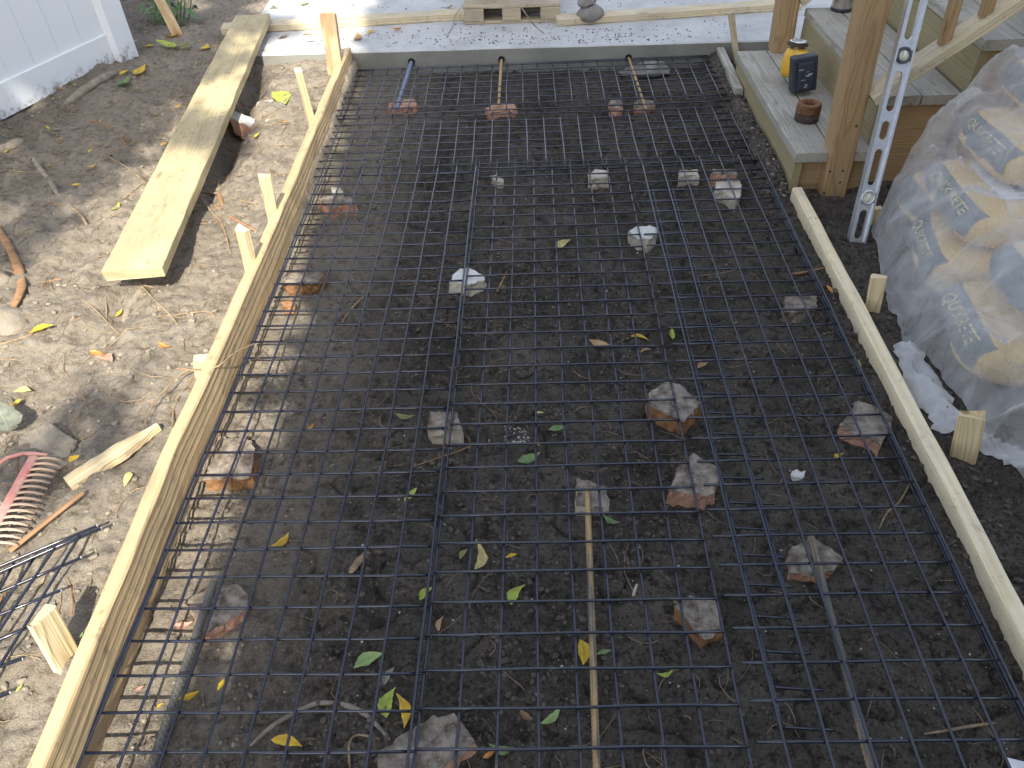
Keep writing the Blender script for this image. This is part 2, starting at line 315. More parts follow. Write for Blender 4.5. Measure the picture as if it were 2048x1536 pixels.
def board(name, p0, p1, w, t, mat, up=(0, 0, 1), parent=None, label=None, cat=None, group=None, seg=None, wob=.0015, bow=0., ch=.003, end=None, mats=None):
    """sawn board: local x along length, y width, z thickness; p0-p1 is its centre line"""
    p0 = Vector(p0); p1 = Vector(p1); L = (p1 - p0).length; seg = seg or max(3, int(L / .05)); fr = frame(p0, p1, up)
    hw, ht = w / 2, t / 2; sec = [(-hw + ch, -ht), (hw - ch, -ht), (hw, -ht + ch), (hw, ht - ch), (hw - ch, ht), (-hw + ch, ht), (-hw, ht - ch), (-hw, -ht + ch)]
    mb = MB(); vs = []; fs = []; n = 8; sd = random.random() * 90
    for i in range(seg + 1):
        u = i / seg; x = u * L - L / 2; b = bow * (1 - (2 * u - 1) ** 2)
        for k, (y, z) in enumerate(sec):
            j = (vnoise(sd + x * 9 + k * 3.3, sd + k) - .5) * 2 * wob
            ex = 0
            if end and i in (0, seg):  # splintered / mushroomed ends
                ex = random.uniform(-end, end)
            vs.append((x + ex, y + b + (j if abs(y) > hw * .8 else 0), z + j * .6))
    for i in range(seg):
        for k in range(n): fs.append((i * n + k, i * n + (k + 1) % n, (i + 1) * n + (k + 1) % n, (i + 1) * n + k))
    fs += [tuple(range(n))[::-1], tuple(seg * n + k for k in range(n))]
    mb.add(vs, fs); o = mb.build(name, mats or mat, None, origin=(0, 0, 0))
    o.matrix_world = Matrix.Translation((p0 + p1) / 2) @ fr.to_4x4()
    if parent is not None: adopt(o, parent)
    return tag(o, label, cat, group)
# ------------------------------------------------------------------ ground
def build_ground():
    xs = np.concatenate([[-60, -25, -10, -5], np.arange(-3.0, -2.3, .05), np.arange(-2.3, 1.5, .0055), np.arange(1.5, 2.6, .03), [3, 5, 10, 25, 60]])
    ys = [-60., -25, -10, -4, -2, -1, -.6, -.45]; y = -.33
    while y < 4.7: ys.append(y); y += .0048 + .0013 * max(0, y)
    ys = np.array(ys + [5, 6, 8, 15, 30, 60])
    X, Y = np.meshgrid(xs, ys); Z = gz(X, Y); Z = np.where((np.abs(X) > 3) | (Y < -1) | (Y > 4.8), -.05, Z)
    nx, ny = len(xs), len(ys); v = np.stack([X, Y, Z], -1).reshape(-1, 3)
    i = np.arange(nx * ny).reshape(ny, nx); q = np.stack([i[:-1, :-1], i[:-1, 1:], i[1:, 1:], i[1:, :-1]], -1).reshape(-1, 4)
    me = bpy.data.meshes.new('ground'); me.vertices.add(len(v)); me.vertices.foreach_set('co', v.ravel())
    me.loops.add(q.size); me.loops.foreach_set('vertex_index', q.ravel().astype(np.int32)); me.polygons.add(len(q)); me.polygons.foreach_set('loop_start', np.arange(0, q.size, 4, dtype=np.int32))
    me.update(); me.polygons.foreach_set('use_smooth', [True] * len(q))
    x, y = v[:, 0], v[:, 1]
    left = sst(-.62, -.66, x); pit_lit = .80 - 1.15 * sst(-.60, .15, x) + .1 * sst(1.0, 1.2, x) ; dry = np.maximum(left * 1.0, np.clip(pit_lit, 0, 1) * (x < 1.23))  # dry spoil at left; in the pit, sunlit-to-shaded fade painted into the colour
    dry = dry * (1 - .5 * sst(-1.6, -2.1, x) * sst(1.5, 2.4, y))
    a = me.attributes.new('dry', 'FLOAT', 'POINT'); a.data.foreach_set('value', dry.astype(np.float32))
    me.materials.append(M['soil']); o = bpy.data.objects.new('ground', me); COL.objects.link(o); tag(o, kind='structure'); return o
build_ground()
# ------------------------------------------------------------------ loose soil, twig litter (nobody could count)
def ico(n=1):
    bm = bmesh.new(); bmesh.ops.create_icosphere(bm, subdivisions=n, radius=1); v = np.array([p.co[:] for p in bm.verts]); f = [[p.index for p in q.verts] for q in bm.faces]; bm.free(); return v, f
IV, IF = ico(1)
def scatter_lumps(name, mats, spots):
    vs = []; fs = []; mi = []; b = 0; IFa = np.array(IF)
    for (x, y, r, k) in spots:
        p = IV * (1 + (RNG.random((len(IV), 1)) - .5) * .7) * r * np.array([1, RNG.uniform(.6, 1.1), RNG.uniform(.45, .8)])
        t = RNG.uniform(0, 6.28); c, s = math.cos(t), math.sin(t); p = np.stack([p[:, 0] * c - p[:, 1] * s, p[:, 0] * s + p[:, 1] * c, p[:, 2]], -1)
        vs.append(p + np.array([x, y, 0])); fs.append(IFa + b); mi += [k] * len(IF); b += len(IV)
    zz = gz(np.array([s_[0] for s_ in spots]), np.array([s_[1] for s_ in spots]))
    for k, s_ in enumerate(spots): vs[k][:, 2] += zz[k] + s_[2] * .25
    me = bpy.data.meshes.new(name); me.from_pydata(np.concatenate(vs).tolist(), [], np.concatenate(fs).tolist())
    for m in mats: me.materials.append(m)
    me.polygons.foreach_set('material_index', mi); o = bpy.data.objects.new(name, me); COL.objects.link(o); return o
sp = []
def patch(n, x0, x1, y0, y1, rmin, rmax, k, thr=.0, p=2.5):
    m = 0
    while m < n:
        x = RNG.uniform(x0, x1); y = y0 + (y1 - y0) * RNG.random() ** 1.5
        if thr and float(fbm(x * 3.3 + 40, y * 3.3 + 7, 2)) < thr: m += .1; continue
        sp.append((x, y, rmin + (rmax - rmin) * RNG.random() ** p, k)); m += 1
patch(11000, -.60, 1.19, -.1, 3.4, .0014, .008, 0, .53, 3.); patch(2500, -.60, 1.19, -.1, 3.4, .0015, .006, 0)
patch(700, -.6, 1.19, -.1, 3.4, .0012, .0032, 2); patch(500, -.62, -.35, -.1, 2.4, .0015, .006, 1)
patch(5200, -2.1, -.67, .05, 3.6, .0014, .010, 1, 0, 5.); patch(500, 1.25, 1.5, .1, 2.3, .002, .012, 0); patch(300, 1.08, 1.22, .3, 3.4, .002, .01, 0); patch(70, 1.15, 1.212, 2.05, 3.3, .003, .011, 3, 0, 2.5); patch(500, 1.12, 1.212, 2.05, 3.3, .002, .012, 0, 0, 2.5); _w = onG(1034, 868); patch(90, _w.x - .035, _w.x + .035, _w.y - .04, _w.y + .04, .0015, .004, 2)
o = scatter_lumps('loose_soil', [M['clod'], M['clod_dry'], M['grit'], M['boulder']], sp); tag(o, 'loose crumbs of soil and grit over the bare ground', 'soil', kind='stuff')
mb = MB()
def litter(n, x0, x1, y0, y1, l0, l1, r0, r1, mi):
    for _ in range(n):
        x = RNG.uniform(x0, x1); y = y0 + (y1 - y0) * RNG.random() ** 1.4; L = RNG.uniform(l0, l1); t = RNG.uniform(0, 6.28); k = RNG.uniform(-2.2, 2.2); pts = []
        for i in range(5):
            pts.append((x, y, g1(x, y) + .002 + .002 * RNG.random())); x += math.cos(t) * L / 4; y += math.sin(t) * L / 4; t += k * .25 + RNG.uniform(-.25, .25)
        if -.70 < pts[0][0] < -.60 or -.70 < pts[-1][0] < -.60: continue
        r = RNG.uniform(r0, r1); mb.tube(pts, [r * .7, r, r, r * .9, r * .5], 4, mi)
litter(620, -2.1, -.72, .05, 3.4, .02, .20, .0006, .0019, 0); litter(330, -.58, 1.15, -.05, 3.35, .015, .09, .0005, .0013, 0); litter(40, -.58, 1.15, -.05, 3.3, .06, .2, .0006, .0014, 0); litter(22, -1.9, -.75, .2, 3.3, .04, .12, .0012, .003, 1)
tag(mb.build('twig_litter', [M['twig'], M['redbark']]), 'thin dry root fibres and twigs littering the soil', 'twigs', kind='stuff')
# ------------------------------------------------------------------ finished concrete slab
mb = MB(); ZS = .062
sx = np.linspace(-1.30, 3.2, 60); 
vs = []; fs = []
prof = [(YS, -.2), (YS + .002, ZS - .006), (YS + .008, ZS), (YS + .3, ZS), (7.5, ZS)]
for x in sx:
    for k, (yy, zz) in enumerate(prof): vs.append((x - (.045 * (yy - YS)), yy + (float(vnoise(x * 8, k)) - .5) * .004 * (k < 3) - .012 * (x + .6) * 0, zz + (float(vnoise(x * 9, 7 + k)) - .5) * .002 * (0 < k < 3)))
n = len(prof)
for i in range(len(sx) - 1):
    for k in range(n - 1): fs.append((i * n + k, (i + 1) * n + k, (i + 1) * n + k + 1, i * n + k + 1))
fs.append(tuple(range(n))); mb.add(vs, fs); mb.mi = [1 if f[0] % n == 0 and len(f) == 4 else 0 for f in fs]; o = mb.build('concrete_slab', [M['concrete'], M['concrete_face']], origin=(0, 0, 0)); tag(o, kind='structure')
# ------------------------------------------------------------------ wire mesh sheets
WR = .0031
def wire(name, p0, p1, parent, wob=.0022, r=WR, n=8):
    p0 = Vector(p0); p1 = Vector(p1); L = (p1 - p0).length; seg = max(4, int(L / .09)); s = random.random() * 200; d = (p1 - p0).normalized(); nrm = Vector((-d.y, d.x, 0))
    mbw = MB(); pts = []
    for i in range(seg + 1):
        u = i / seg; e = min(1, 4 * u, 4 * (1 - u))
        pts.append(p0.lerp(p1, u) + nrm * (float(vnoise(s + u * L * 5, 3)) - .5) * 2 * wob * e + Vector((0, 0, (float(vnoise(s + u * L * 4, 9)) - .5) * wob * 1.6)))
    mbw.tube(pts, r, n); return mbw.build(name, M['wire'], parent, smooth=True)
def rsheet(label, longs, crosses, z, zc, axis='Y', loc=None):
    """longs: list of ((x0,y0),(x1,y1)); crosses likewise; z heights"""
    e = empty('wire_mesh_sheet', loc or (longs[0][0][0], longs[0][0][1], z), label, 'wire mesh', 'wire mesh sheets laid in the form')
    for a, b in longs: wire('long_wire', (*a, z), (*b, z), e)
    for a, b in crosses: wire('cross_wire', (*a, zc), (*b, zc), e)
    return e
jit = lambda a: random.uniform(-a, a)
YN = -.34
rsheet('dark wire mesh sheet along the left form board', [((-.612 + i * .0757 - .002, YN), (-.599 + i * .0764, 2.336 + .0035 * i)) for i in range(9)] + [((-.619, YN), (-.612, 2.28))],
       [((-.622, .0705 + k * .0755), (.004, .0705 + k * .0755 + .002)) for k in range(-5, 30)], .003, -.0028)
rsheet('wire mesh sheet down the middle between the left and right sheets', [((.001 + i * .0761, YN), (.0245 + i * .0738, 2.36 + jit(.004))) for i in range(9)],
       [((.003 + .0007 * j, j * .0762 - .002), (.612 + .0001 * j, j * .0762 + .003)) for j in range(-4, 31)], -.0028, .003)
rs = rsheet('wire mesh sheet beside the right form board with stub ends toward the middle', [((.677 + i * .0762 + .0, YN), (.681 + i * .0785, 2.342)) for i in range(7)],
       [((.634 + jit(.006), .013 + k * .0763), (1.140 + .005 * k / 30, .016 + k * .0763)) for k in range(-4, 31)], .004, -.0018)
for dz, dx in ((-.017, .004), (-.024, .001)): wire('long_wire', (1.136 + dx, YN, dz), (1.152 + dx, 2.33, dz), rs)
rsheet('narrow one-cell wire mesh strip lying under the right sheet', [((.686, .040), (.701, 2.17)), ((.761, .040), (.778, 2.17))],
       [((.680, .045 + k * .0763 + .004), (.784 + .0013 * k + jit(.006), .041 + k * .0763)) for k in range(0, 28)], -.012, -.0175)
rot = lambda x, y: (x, y + .040 * (x + .64))
rsheet('wide wire mesh sheet against the finished concrete slab', [((-.560 + i * .0762, rot(-.56 + i * .0762, 2.845)[1]), (-.566 + i * .0765, rot(-.566 + i * .0765, 3.40)[1])) for i in range(-1, 23)],
       [(rot(-.66 + jit(.012), 2.845 + .0698 * k), rot(1.153, 2.835 + .0698 * k + .002)) for k in range(9)] + [(rot(-.655, 3.418), rot(1.153, 3.412))], .003, -.0028)
rsheet('wide wire mesh sheet second from the slab overlapping its neighbours', [((-.618 + i * .0763, 2.262 + .055 * i / 23 + jit(.006)), (-.628 + i * .0768, 2.862)) for i in range(24)],
       [((-.66 + jit(.012), 2.842 - .0705 * k), (1.122 + .003 * k, 2.866 - .0705 * k + .012 * k / 8)) for k in range(9)], -.010, -.0158)
# offcut of mesh leaning on the spoil at left
e = empty('wire_mesh_offcut', at(100, 1160, .05), 'torn offcut of wire mesh on the soil beside the rake', 'wire mesh')
zf = lambda px: .035 + .00012 * px
for a, b in [((-260, 1246), (194, 1051)), ((-260, 1258), (202, 1056)), ((-260, 1292), (162, 1115)), ((-260, 1332), (122, 1181)), ((-260, 1385), (89, 1241)), ((-260, 1430), (45, 1318)), ((-260, 1500), (20, 1385))]:
    p0 = at(a[0], a[1], .03); p1 = at(b[0], b[1], zf(b[0])); wire('cross_wire', p0, p1, e, .002)
    d = (p1 - p0).normalized(); mbx = MB(); mbx.tube([p1 - d * .0005, p1 + d * .0015], .0029, 8); mbx.build('cut_end', M['wireend'], e)
for a, b in [((160, 1070), (-60, 1430)), ((114, 1090), (-130, 1450)), ((69, 1113), (-120, 1400)), ((29, 1127), (-130, 1390)), ((-12, 1145), (-140, 1350))]:
    p0 = at(a[0], a[1], zf(a[0]) + .006); p1 = at(b[0], b[1], .038); wire('long_wire', p0, p1, e, .002)
# ------------------------------------------------------------------ rebar
def rebar(name, p0, p1, mat, label, r=.0062, parent=None, cat='steel bar'):
    p0 = Vector(p0); p1 = Vector(p1); L = (p1 - p0).length; mbr = MB(); n = 10; step = .0022; seg = int(L / step); vs = []; fs = []
    for i in range(seg + 1):
        x = i * L / seg - L / 2
        for k in range(n):
            t = 2 * math.pi * k / n; pr = r * 1.55; h = ((x + abs(math.sin(t / 2)) * pr * 1.3) % pr) / pr; rr = r * (1.0 + .16 * max(0, math.sin(h * 6.283)) ** 1.0) + (.0007 if k in (0, 5) else 0)
            vs.append((x, math.cos(t) * rr, math.sin(t) * rr))
    for i in range(seg):
        for k in range(n): fs.append((i * n + k, i * n + (k + 1) % n, (i + 1) * n + (k + 1) % n, (i + 1) * n + k))
    fs += [tuple(range(n))[::-1], tuple(seg * n + k for k in range(n))]
    mbr.add(vs, fs); o = mbr.build(name, mat, None, origin=(0, 0, 0)); o.matrix_world = Matrix.Translation((p0 + p1) / 2) @ frame(p0, p1, (0, 0, 1)).to_4x4()
    if parent: adopt(o, parent)
    return tag(o, label, cat) if label else o
rebar('rebar', (.3585, .615, -.0135), (.3235, -.36, -.0145), M['rebar_rusty'], 'long rusty ribbed bar under the middle mesh sheet')
rebar('rebar', (-.487, .372, -.016), (-.489, -.36, -.03), M['rebar_grey'], 'thick grey ribbed bar beside the left form board', .0078)
rebar('rebar', (.862, .482, -.024), (.808, -.36, -.024), M['rebar_some'], 'grey ribbed bar with rust spots under the right mesh sheet', .0066)
for (x0, y1, x1, mt, lb, r) in ((-.392, 2.94, -.378, 'rebar_blue', 'blue grey dowel bar from the slab nearest the left form', .0088), (.088, 2.93, .091, 'rebar_tan', 'tan dowel bar at the middle of the slab face', .0062), (.766, 2.86, .748, 'rebar_tan', 'thin tan dowel bar from the slab nearest the stairs', .0058)):
    zt = {-.392: .006, .088: .004, .766: -.004}[x0]
    o = rebar('dowel_bar', (x0, y1, -.016), (x1, YS + .03, zt), M[mt], lb, r)
    mb = MB(); mb.lathe([(.0, -.0), (.0125, -.0), (.0145, .003), (.017, .002), (.018, .0)], (x1, YS - .004, zt + .001), 20, (0, -1, 0)); adopt(mb.build('drilled_hole', M['hole'], None, True), o)
# ------------------------------------------------------------------ form boards
# left board: bowed rough 2x6 on edge
def edge_board(name, xf, y0, y1, zb, zt, t, mat, label, side):
    """inner face follows xf(y); built in a local frame whose x runs along the board"""
    mbb = MB(); seg = 70; vs = []; fs = []; n = 8; hz = (zt - zb)
    for i in range(seg + 1):
        y = y0 + (y1 - y0) * i / seg; xi = xf(y); s = -side
        j = lambda k: (float(vnoise(y * 9 + k * 7, k + 3.)) - .5) * (.0030 if side > 0 else .0014)
        zz = zt + (float(vnoise(y * 6, 5.)) - .5) * .005
        sec = [(xi, zb), (xi, zb + hz * .45), (xi + s * .001, zz - .005), (xi + s * .005, zz), (xi + s * (t - .004), zz), (xi + s * t, zz - .004), (xi + s * t, zb + hz * .4), (xi + s * t, zb)]
        for k, (x, z) in enumerate(sec): vs.append((y, -(x + j(k)), z))      # local x=y_world, local y=-x_world
    for i in range(seg):
        for k in range(n): fs.append((i * n + k, i * n + (k + 1) % n, (i + 1) * n + (k + 1) % n, (i + 1) * n + k))
    fs += [tuple(range(n))[::-1], tuple(seg * n + k for k in range(n))]
    xm = xf((y0 + y1) / 2); ym = (y0 + y1) / 2; zm = (zb + zt) / 2
    mbb.add([(a - ym, b + xm, c - zm) for a, b, c in vs], fs); o = mbb.build(name, mat, None, origin=(0, 0, 0))
    o.matrix_world = Matrix.Translation((xm, ym, zm)) @ Matrix(((0, -1, 0), (1, 0, 0), (0, 0, 1))).to_4x4()
    return tag(o, label, 'form board')
XL = lambda y: float(np.interp(y, [-.42, -.03, .13, .32, .68, .9, 1.2, 1.65, 2.07, 3.0, 3.5], [-.612, -.6145, -.621, -.627, -.639, -.637, -.640, -.644, -.653, -.672, -.680]))
edge_board('form_board', XL, -.42, 3.475, -.062, .093, .035, M['form_left'], 'rough golden form board along the left edge of the pit', 1)
XR = lambda y: 1.188 + .012 * y
edge_board('form_board', XR, -.42, 2.045, -.095, .018, .038, M['form_right'], 'pale pine form board on the right by the plastic covered bags', -1)
edge_board('form_board', lambda y: 1.175 + .03 * (y - 2.9), 2.93, 3.47, -.09, .045, .038, M['tread'], 'short grey form board between the slab and the stairs', -1)
mb = MB(); mb.box((1.262, 3.06, -.02), (.12, .30, .03)); tag(mb.build('wood_block', M['tread'], None, bevel=.003), 'flat grey wood block wedged by the bottom stair', 'wood block')
# ------------------------------------------------------------------ plank, slab lumber, pallet, stones
P0 = (Vector((-1.102, 1.448, .14)) + Vector((-.918, 1.352, .14))) / 2; P1 = (Vector((-1.392, 4.02, .14)) + Vector((-1.195, 3.83, .14))) / 2
P0.z = .105; P1.z = .125
p0t, p1t = at(263, 537, P0.z + .019), at(505, 29, P1.z + .019)
board('plank', Vector(p0t) - Vector((0, 0, .019)), Vector(p1t) - Vector((0, 0, .019)), .187, .038, M['plank'], label='long pale yellow plank lying on the soil, far end on slab lumber', cat='plank', wob=.002, end=.004)
def slab_stick(a, b, w, t, z, mat, name, label, cat='lumber'):
    return board(name, (*a, z), (*b, z), w, t, M[mat], label=label, cat=cat, wob=.0012)
q = lambda px, py, z: at(px, py, z)
a = q(446, 58, .082); b = q(935, 28, .082); slab_stick((a.x, a.y), (b.x, b.y), .089, .038, ZS + .020, 'slab2x4', 'lumber', 'long sunlit stick of lumber on the slab left of the pallet')
a = q(1112, 42, .082); b = q(1600, 8, .082); slab_stick((a.x, a.y + .01), (b.x, b.y + .01), .089, .038, ZS + .020, 'slab2x4', 'lumber', 'long stick of lumber on the slab between pallet and stairs')
pa = at(930, 50, ZS); pb = at(1118, 48, ZS)
e = empty('pallet', ((pa.x + pb.x) / 2, pa.y + .2, ZS), 'small wooden pallet loaded with grey stones on the slab', 'pallet')
w = pb.x - pa.x
for yy in (.01, .2, .39): board('bottom_board', (pa.x, pa.y + yy + .03, ZS + .008), (pb.x, pa.y + yy + .03, ZS + .008), .08, .015, M['pallet'], parent=e)
for yy in (.035, .22, .41):
    for k, bw in ((0, .105), (.5, .1), (1, .1)):
        cx = pa.x + bw / 2 + k * (w - bw); board('block', (cx - bw / 2, pa.y + yy, ZS + .016 + .032), (cx + bw / 2, pa.y + yy, ZS + .016 + .032), .08, .064, M['pallet'], parent=e)
for k in range(5): board('deck_board', (pa.x - .005, pa.y + .045 + k * .098, ZS + .089), (pb.x + .005, pa.y + .045 + k * .098, ZS + .089), .092, .017, M['pallet'], parent=e)
def boulder(name, c, s, label, mat='boulder', seed=0, rz=0., sub=4, cat='stone', amp=.28):
    bm = bmesh.new(); bmesh.ops.create_icosphere(bm, subdivisions=sub, radius=1); cr, sr = math.cos(rz), math.sin(rz)
    rr = random.Random(seed); planes = [(Vector((rr.uniform(-1, 1), rr.uniform(-1, 1), rr.uniform(-.6, 1))).normalized(), rr.uniform(.62, .9)) for _ in range(9)]
    for v in bm.verts:
        p = v.co.copy()
        for nn, dd in planes:
            t = p.dot(nn)
            if t > dd: p -= nn * (t - dd)
        k = 1 + amp * (float(vnoise(p.x * 2.2 + seed, p.y * 2.2 + p.z * 1.7 + seed)) - .5) + .06 * (float(vnoise(p.x * 9 + p.z * 5, p.y * 9 + seed)) - .5)
        p *= k; p = Vector((p.x * s[0], p.y * s[1], p.z * s[2])); v.co = Vector((p.x * cr - p.y * sr, p.x * sr + p.y * cr, p.z))
    zmin = min(v.co.z for v in bm.verts)
    for v in bm.verts: v.co.z -= zmin
    me = bpy.data.meshes.new(name); bm.to_mesh(me); bm.free(); me.materials.append(M[mat]); me.polygons.foreach_set('use_smooth', [True] * len(me.polygons))
    o = bpy.data.objects.new(name, me); COL.objects.link(o); o.location = c; return tag(o, label, cat)
zt = ZS + .0985
boulder('stone', (pa.x + .13, pa.y + .16, zt), (.10, .10, .08), 'large grey stone on the left half of the pallet', seed=3)
boulder('stone', (pa.x + .38, pa.y + .22, zt), (.085, .10, .07), 'rounded grey stone on the right half of the pallet', seed=5)
boulder('stone', (pa.x + .25, pa.y + .36, zt), (.12, .09, .09), 'dark grey stone at the back of the pallet', seed=8)
pc = at(1180, 52, ZS); boulder('stone', (pc.x + .0, pc.y + .06, ZS), (.078, .07, .052), 'lone squat grey stone on the slab right of the pallet', seed=12)
boulder('stone', (pc.x - .02, pc.y + .07, ZS + .072), (.05, .05, .035), 'small grey rubble lump on top of the lone slab stone', seed=17)
# ------------------------------------------------------------------ stakes
def stake(label, base_px, top_px, w, t, mat, dy=0., face_rot=0., sink=.06, tip=False, end=.006, group='wooden form stakes', zg=None):
    b = onG(*base_px) if zg is None else at(*base_px, zg); tp = atY(*top_px, b.y + dy); d = (tp - b).normalized(); b2 = b - d * sink
    up = Matrix.Rotation(face_rot, 3, 'Z') @ Vector((0, -1, 0))
    return board('wooden_stake', b2, tp, w, t, M[mat], up=up, label=label, cat='stake', group=group, seg=8, wob=.003, end=end)
stake('round edged stake with red bark strips beside the slab corner', (672, 150), (656, 27), .072, .04, 'bark', .0, 0)
stake('slim leaning stake standing between slab and plank', (628, 262), (596, 140), .03, .028, 'stake', -.09, .5, end=.004)
stake('pale splintered stake outside the middle of the left form', (550, 450), (529, 352), .04, .026, 'stake', -.06, .3, end=.018)
stake('split stake half hidden behind the left form', (506, 555), (484, 462), .042, .022, 'stake', -.05, -.5, end=.02)
stake('short stake stub just showing beside the left form', (407, 750), (403, 718), .045, .03, 'stake', 0, .2, sink=.03, end=.01)
_tl, _tr, _bl, _br = at(72, 1262, .145), at(112, 1207, .145), at(126, 1350, .02), at(156, 1292, .02); _t = (_tl + _tr) / 2; _b = (_bl + _br) / 2; _d = (_t - _b).normalized(); _w = _tr - _tl; _n = _d.cross(_w).normalized(); _n = _n if _n.z > 0 else -_n
board('wooden_stake', _b - _d * .02 - _n * .011, _t - _n * .011, _w.length * .95, .022, M['stake'], up=_n, label='broad pale stake nearest the camera outside the left form', cat='stake', group='wooden form stakes', seg=10, wob=.003, end=.007)
stake('leaning yellow stake beside the white fence post', (352, 62), (306, -25), .055, .026, 'bark', -.05, .3, end=.003)
stake('yellow topped stake behind the right form board', (1744, 620), (1758, 554), .045, .02, 'stake', 0.01, -.45, sink=.05, end=.004)
stake('broken stake against the right form nearest the camera', (1925, 915), (1944, 830),   .058, .022, 'stake', 0.02, -.5, sink=.05, end=.014)
stake('thin upright stake at the slab corner by the short form', (1472, 112), (1462, 24), .03, .03, 'slab2x4', 0., 0, sink=.1, end=.002, zg=.0)
# lying chipped stake
a = onG(137, 968, .012); b = onG(318, 852, .016)
mb = MB(); L = (b - a).length; fr = frame(a, b, (0, 0, 1)); vs = []; fs = []; seg = 14
for i in range(seg + 1):
    u = i / seg; hw = .026 * (1 - .75 * max(0, u - .55) / .45) * (1 + .08 * random.uniform(-1, 1)); x = u * L - L / 2
    for y, z in ((-hw, -.011), (hw, -.011), (hw * .96, .006), (hw * .25, .011 + .002 * random.random()), (-hw * .3, .007), (-hw, .009)): vs.append((x + random.uniform(-.002, .002), y, z))
for i in range(seg):
    for k in range(6): fs.append((i * 6 + k, i * 6 + (k + 1) % 6, (i + 1) * 6 + (k + 1) % 6, (i + 1) * 6 + k))
fs += [(5, 4, 3, 2, 1, 0), tuple(seg * 6 + k for k in range(6))]; mb.add(vs, fs); o = mb.build('split_stake', M['stake'], None, origin=(0, 0, 0)); o.matrix_world = Matrix.Translation((a + b) / 2) @ fr.to_4x4()
tag(o, 'chipped pointed stake lying flat beside the rake', 'stake')
a = onG(20, 1102, .012); b = onG(166, 985, .02); board('wood_lath', a, b, .014, .008, M['darkstick'], label='slender brown strip of wood lying across the rake tines', cat='strip of wood')
# ------------------------------------------------------------------ rake
e = empty('garden_rake', onG(40, 1000, .02), 'dusty red bow rake head lying tines toward the form', 'rake')
tb = [at(66, 916, .045), at(-35, 1098, .04)]
d = (tb[1] - tb[0]); dn = d.normalized(); side = Vector((-dn.y, dn.x, 0)); side = side if side.x > 0 else -side
board('head_bar', tb[0] - dn * .004, tb[1], .024, .009, M['rake'], parent=e, seg=6)
NT = 15
for k in range(NT):
    p = tb[0].lerp(tb[1], (k + .25) / NT); pts = [p + side * .006, p + side * .02 + Vector((0, 0, .003)), p + side * .036 + Vector((0, 0, .004)), p + side * .054 + Vector((0, 0, .0)), p + side * .070 - Vector((0, 0, .010))]
    mb = MB(); mb.tube(pts, [.0040, .0040, .0038, .0036, .0030], 8, flat=.7); mb.build('tine', M['rakedust'], e, True)
mb = MB(); c0 = tb[0] + dn * .002; mid = tb[0].lerp(tb[1], .5); out = mid - side * .17 + Vector((0, 0, .02))
mb.tube([c0 + Vector((.02, .012, .0)) + side * .012, c0 + Vector((0, .012, .006)), c0 - side * .022 + Vector((0, .008, .012)), c0 - side * .05 + dn * .01 + Vector((0, 0, .018)), (c0 - side * .07 + dn * .05).lerp(out, .3) + Vector((0, 0, .01)), out], [.004, .005, .005, .005, .005, .006], 8); mb.build('bow', M['rake'], e, True)
mb = MB(); c1 = tb[1]; mb.tube([c1, c1 - side * .03 + dn * .012, c1 - side * .08 - dn * .03, out], .005, 8); mb.build('bow', M['rake'], e, True)
mb = MB(); mb.tube([out + side * .02, out - side * .45 + Vector((0, 0, .01))], [.013, .013], 10); mb.build('handle', M['darkstick'], e, True)
# ------------------------------------------------------------------ broken pavers and bricks
def conv(pts, x0, y0, s): return [(x0 + a / s, y0 + b / s) for a, b in pts]
def chunk(name, label, pts, zt, top='paver_top', side='paver_pink', zb=None, amp=.0065, cat='paver', tilt=0., group='broken pavers propping the mesh'):
    W = [at(px, py, zt) for px, py in pts]; cx = sum(p.x for p in W) / len(W); cy = sum(p.y for p in W) / len(W); out = []
    for i in range(len(W)):
        a, b = W[i], W[(i + 1) % len(W)]; m = max(1, int((b - a).length / .007))
        for k in range(m): out.append(a.lerp(b, k / m))
    zb = (g1(cx, cy) - .02) if zb is None else zb; n = len(out); sd = random.random() * 99; mbk = MB(); vs = []; fs = []; mi = []
    rings = [(.0, 0.), (.45, 0.), (.80, 0.), (.955, 0.), (1.0, .004)] + [(1.0 + .02 * math.sin(k * 1.7 + sd), f) for k, f in enumerate((.25, .5, .75, 1.0))]
    H = zt - zb
    for ri, (sc, f) in enumerate(rings):
        for k, p in enumerate(out):
            j = (float(vnoise(sd + k * .55, ri * 1.3 + sd)) - .5) * 2 * amp; j2 = (float(vnoise(sd + k * .21, sd)) - .5) * 2 * amp
            dx, dy = p.x - cx, p.y - cy; ln = math.hypot(dx, dy) + 1e-6
            jj = (j + j2) if ri >= 4 else 0
            z = zt - (f if ri == 4 else (f * H if ri > 4 else 0)) + ((float(vnoise(p.x * 70 * sc + sd, p.y * 70 * sc)) - .5) * .006 if ri < 4 else 0) + tilt * dx * sc
            vs.append((cx + dx * sc + dx / ln * jj, cy + dy * sc + dy / ln * jj, z))
    for ri in range(len(rings) - 1):
        for k in range(n): fs.append((ri * n + k, (ri + 1) * n + k, (ri + 1) * n + (k + 1) % n, ri * n + (k + 1) % n)); mi.append(0 if ri < 4 else 1)
    mbk.add(vs, fs); mbk.mi = mi; o = mbk.build(name, [M[top], M[side]], None); bm = bmesh.new(); bm.from_mesh(o.data); bmesh.ops.remove_doubles(bm, verts=bm.verts, dist=.0003); bm.to_mesh(o.data); bm.free()
    return tag(o, label, cat, group)
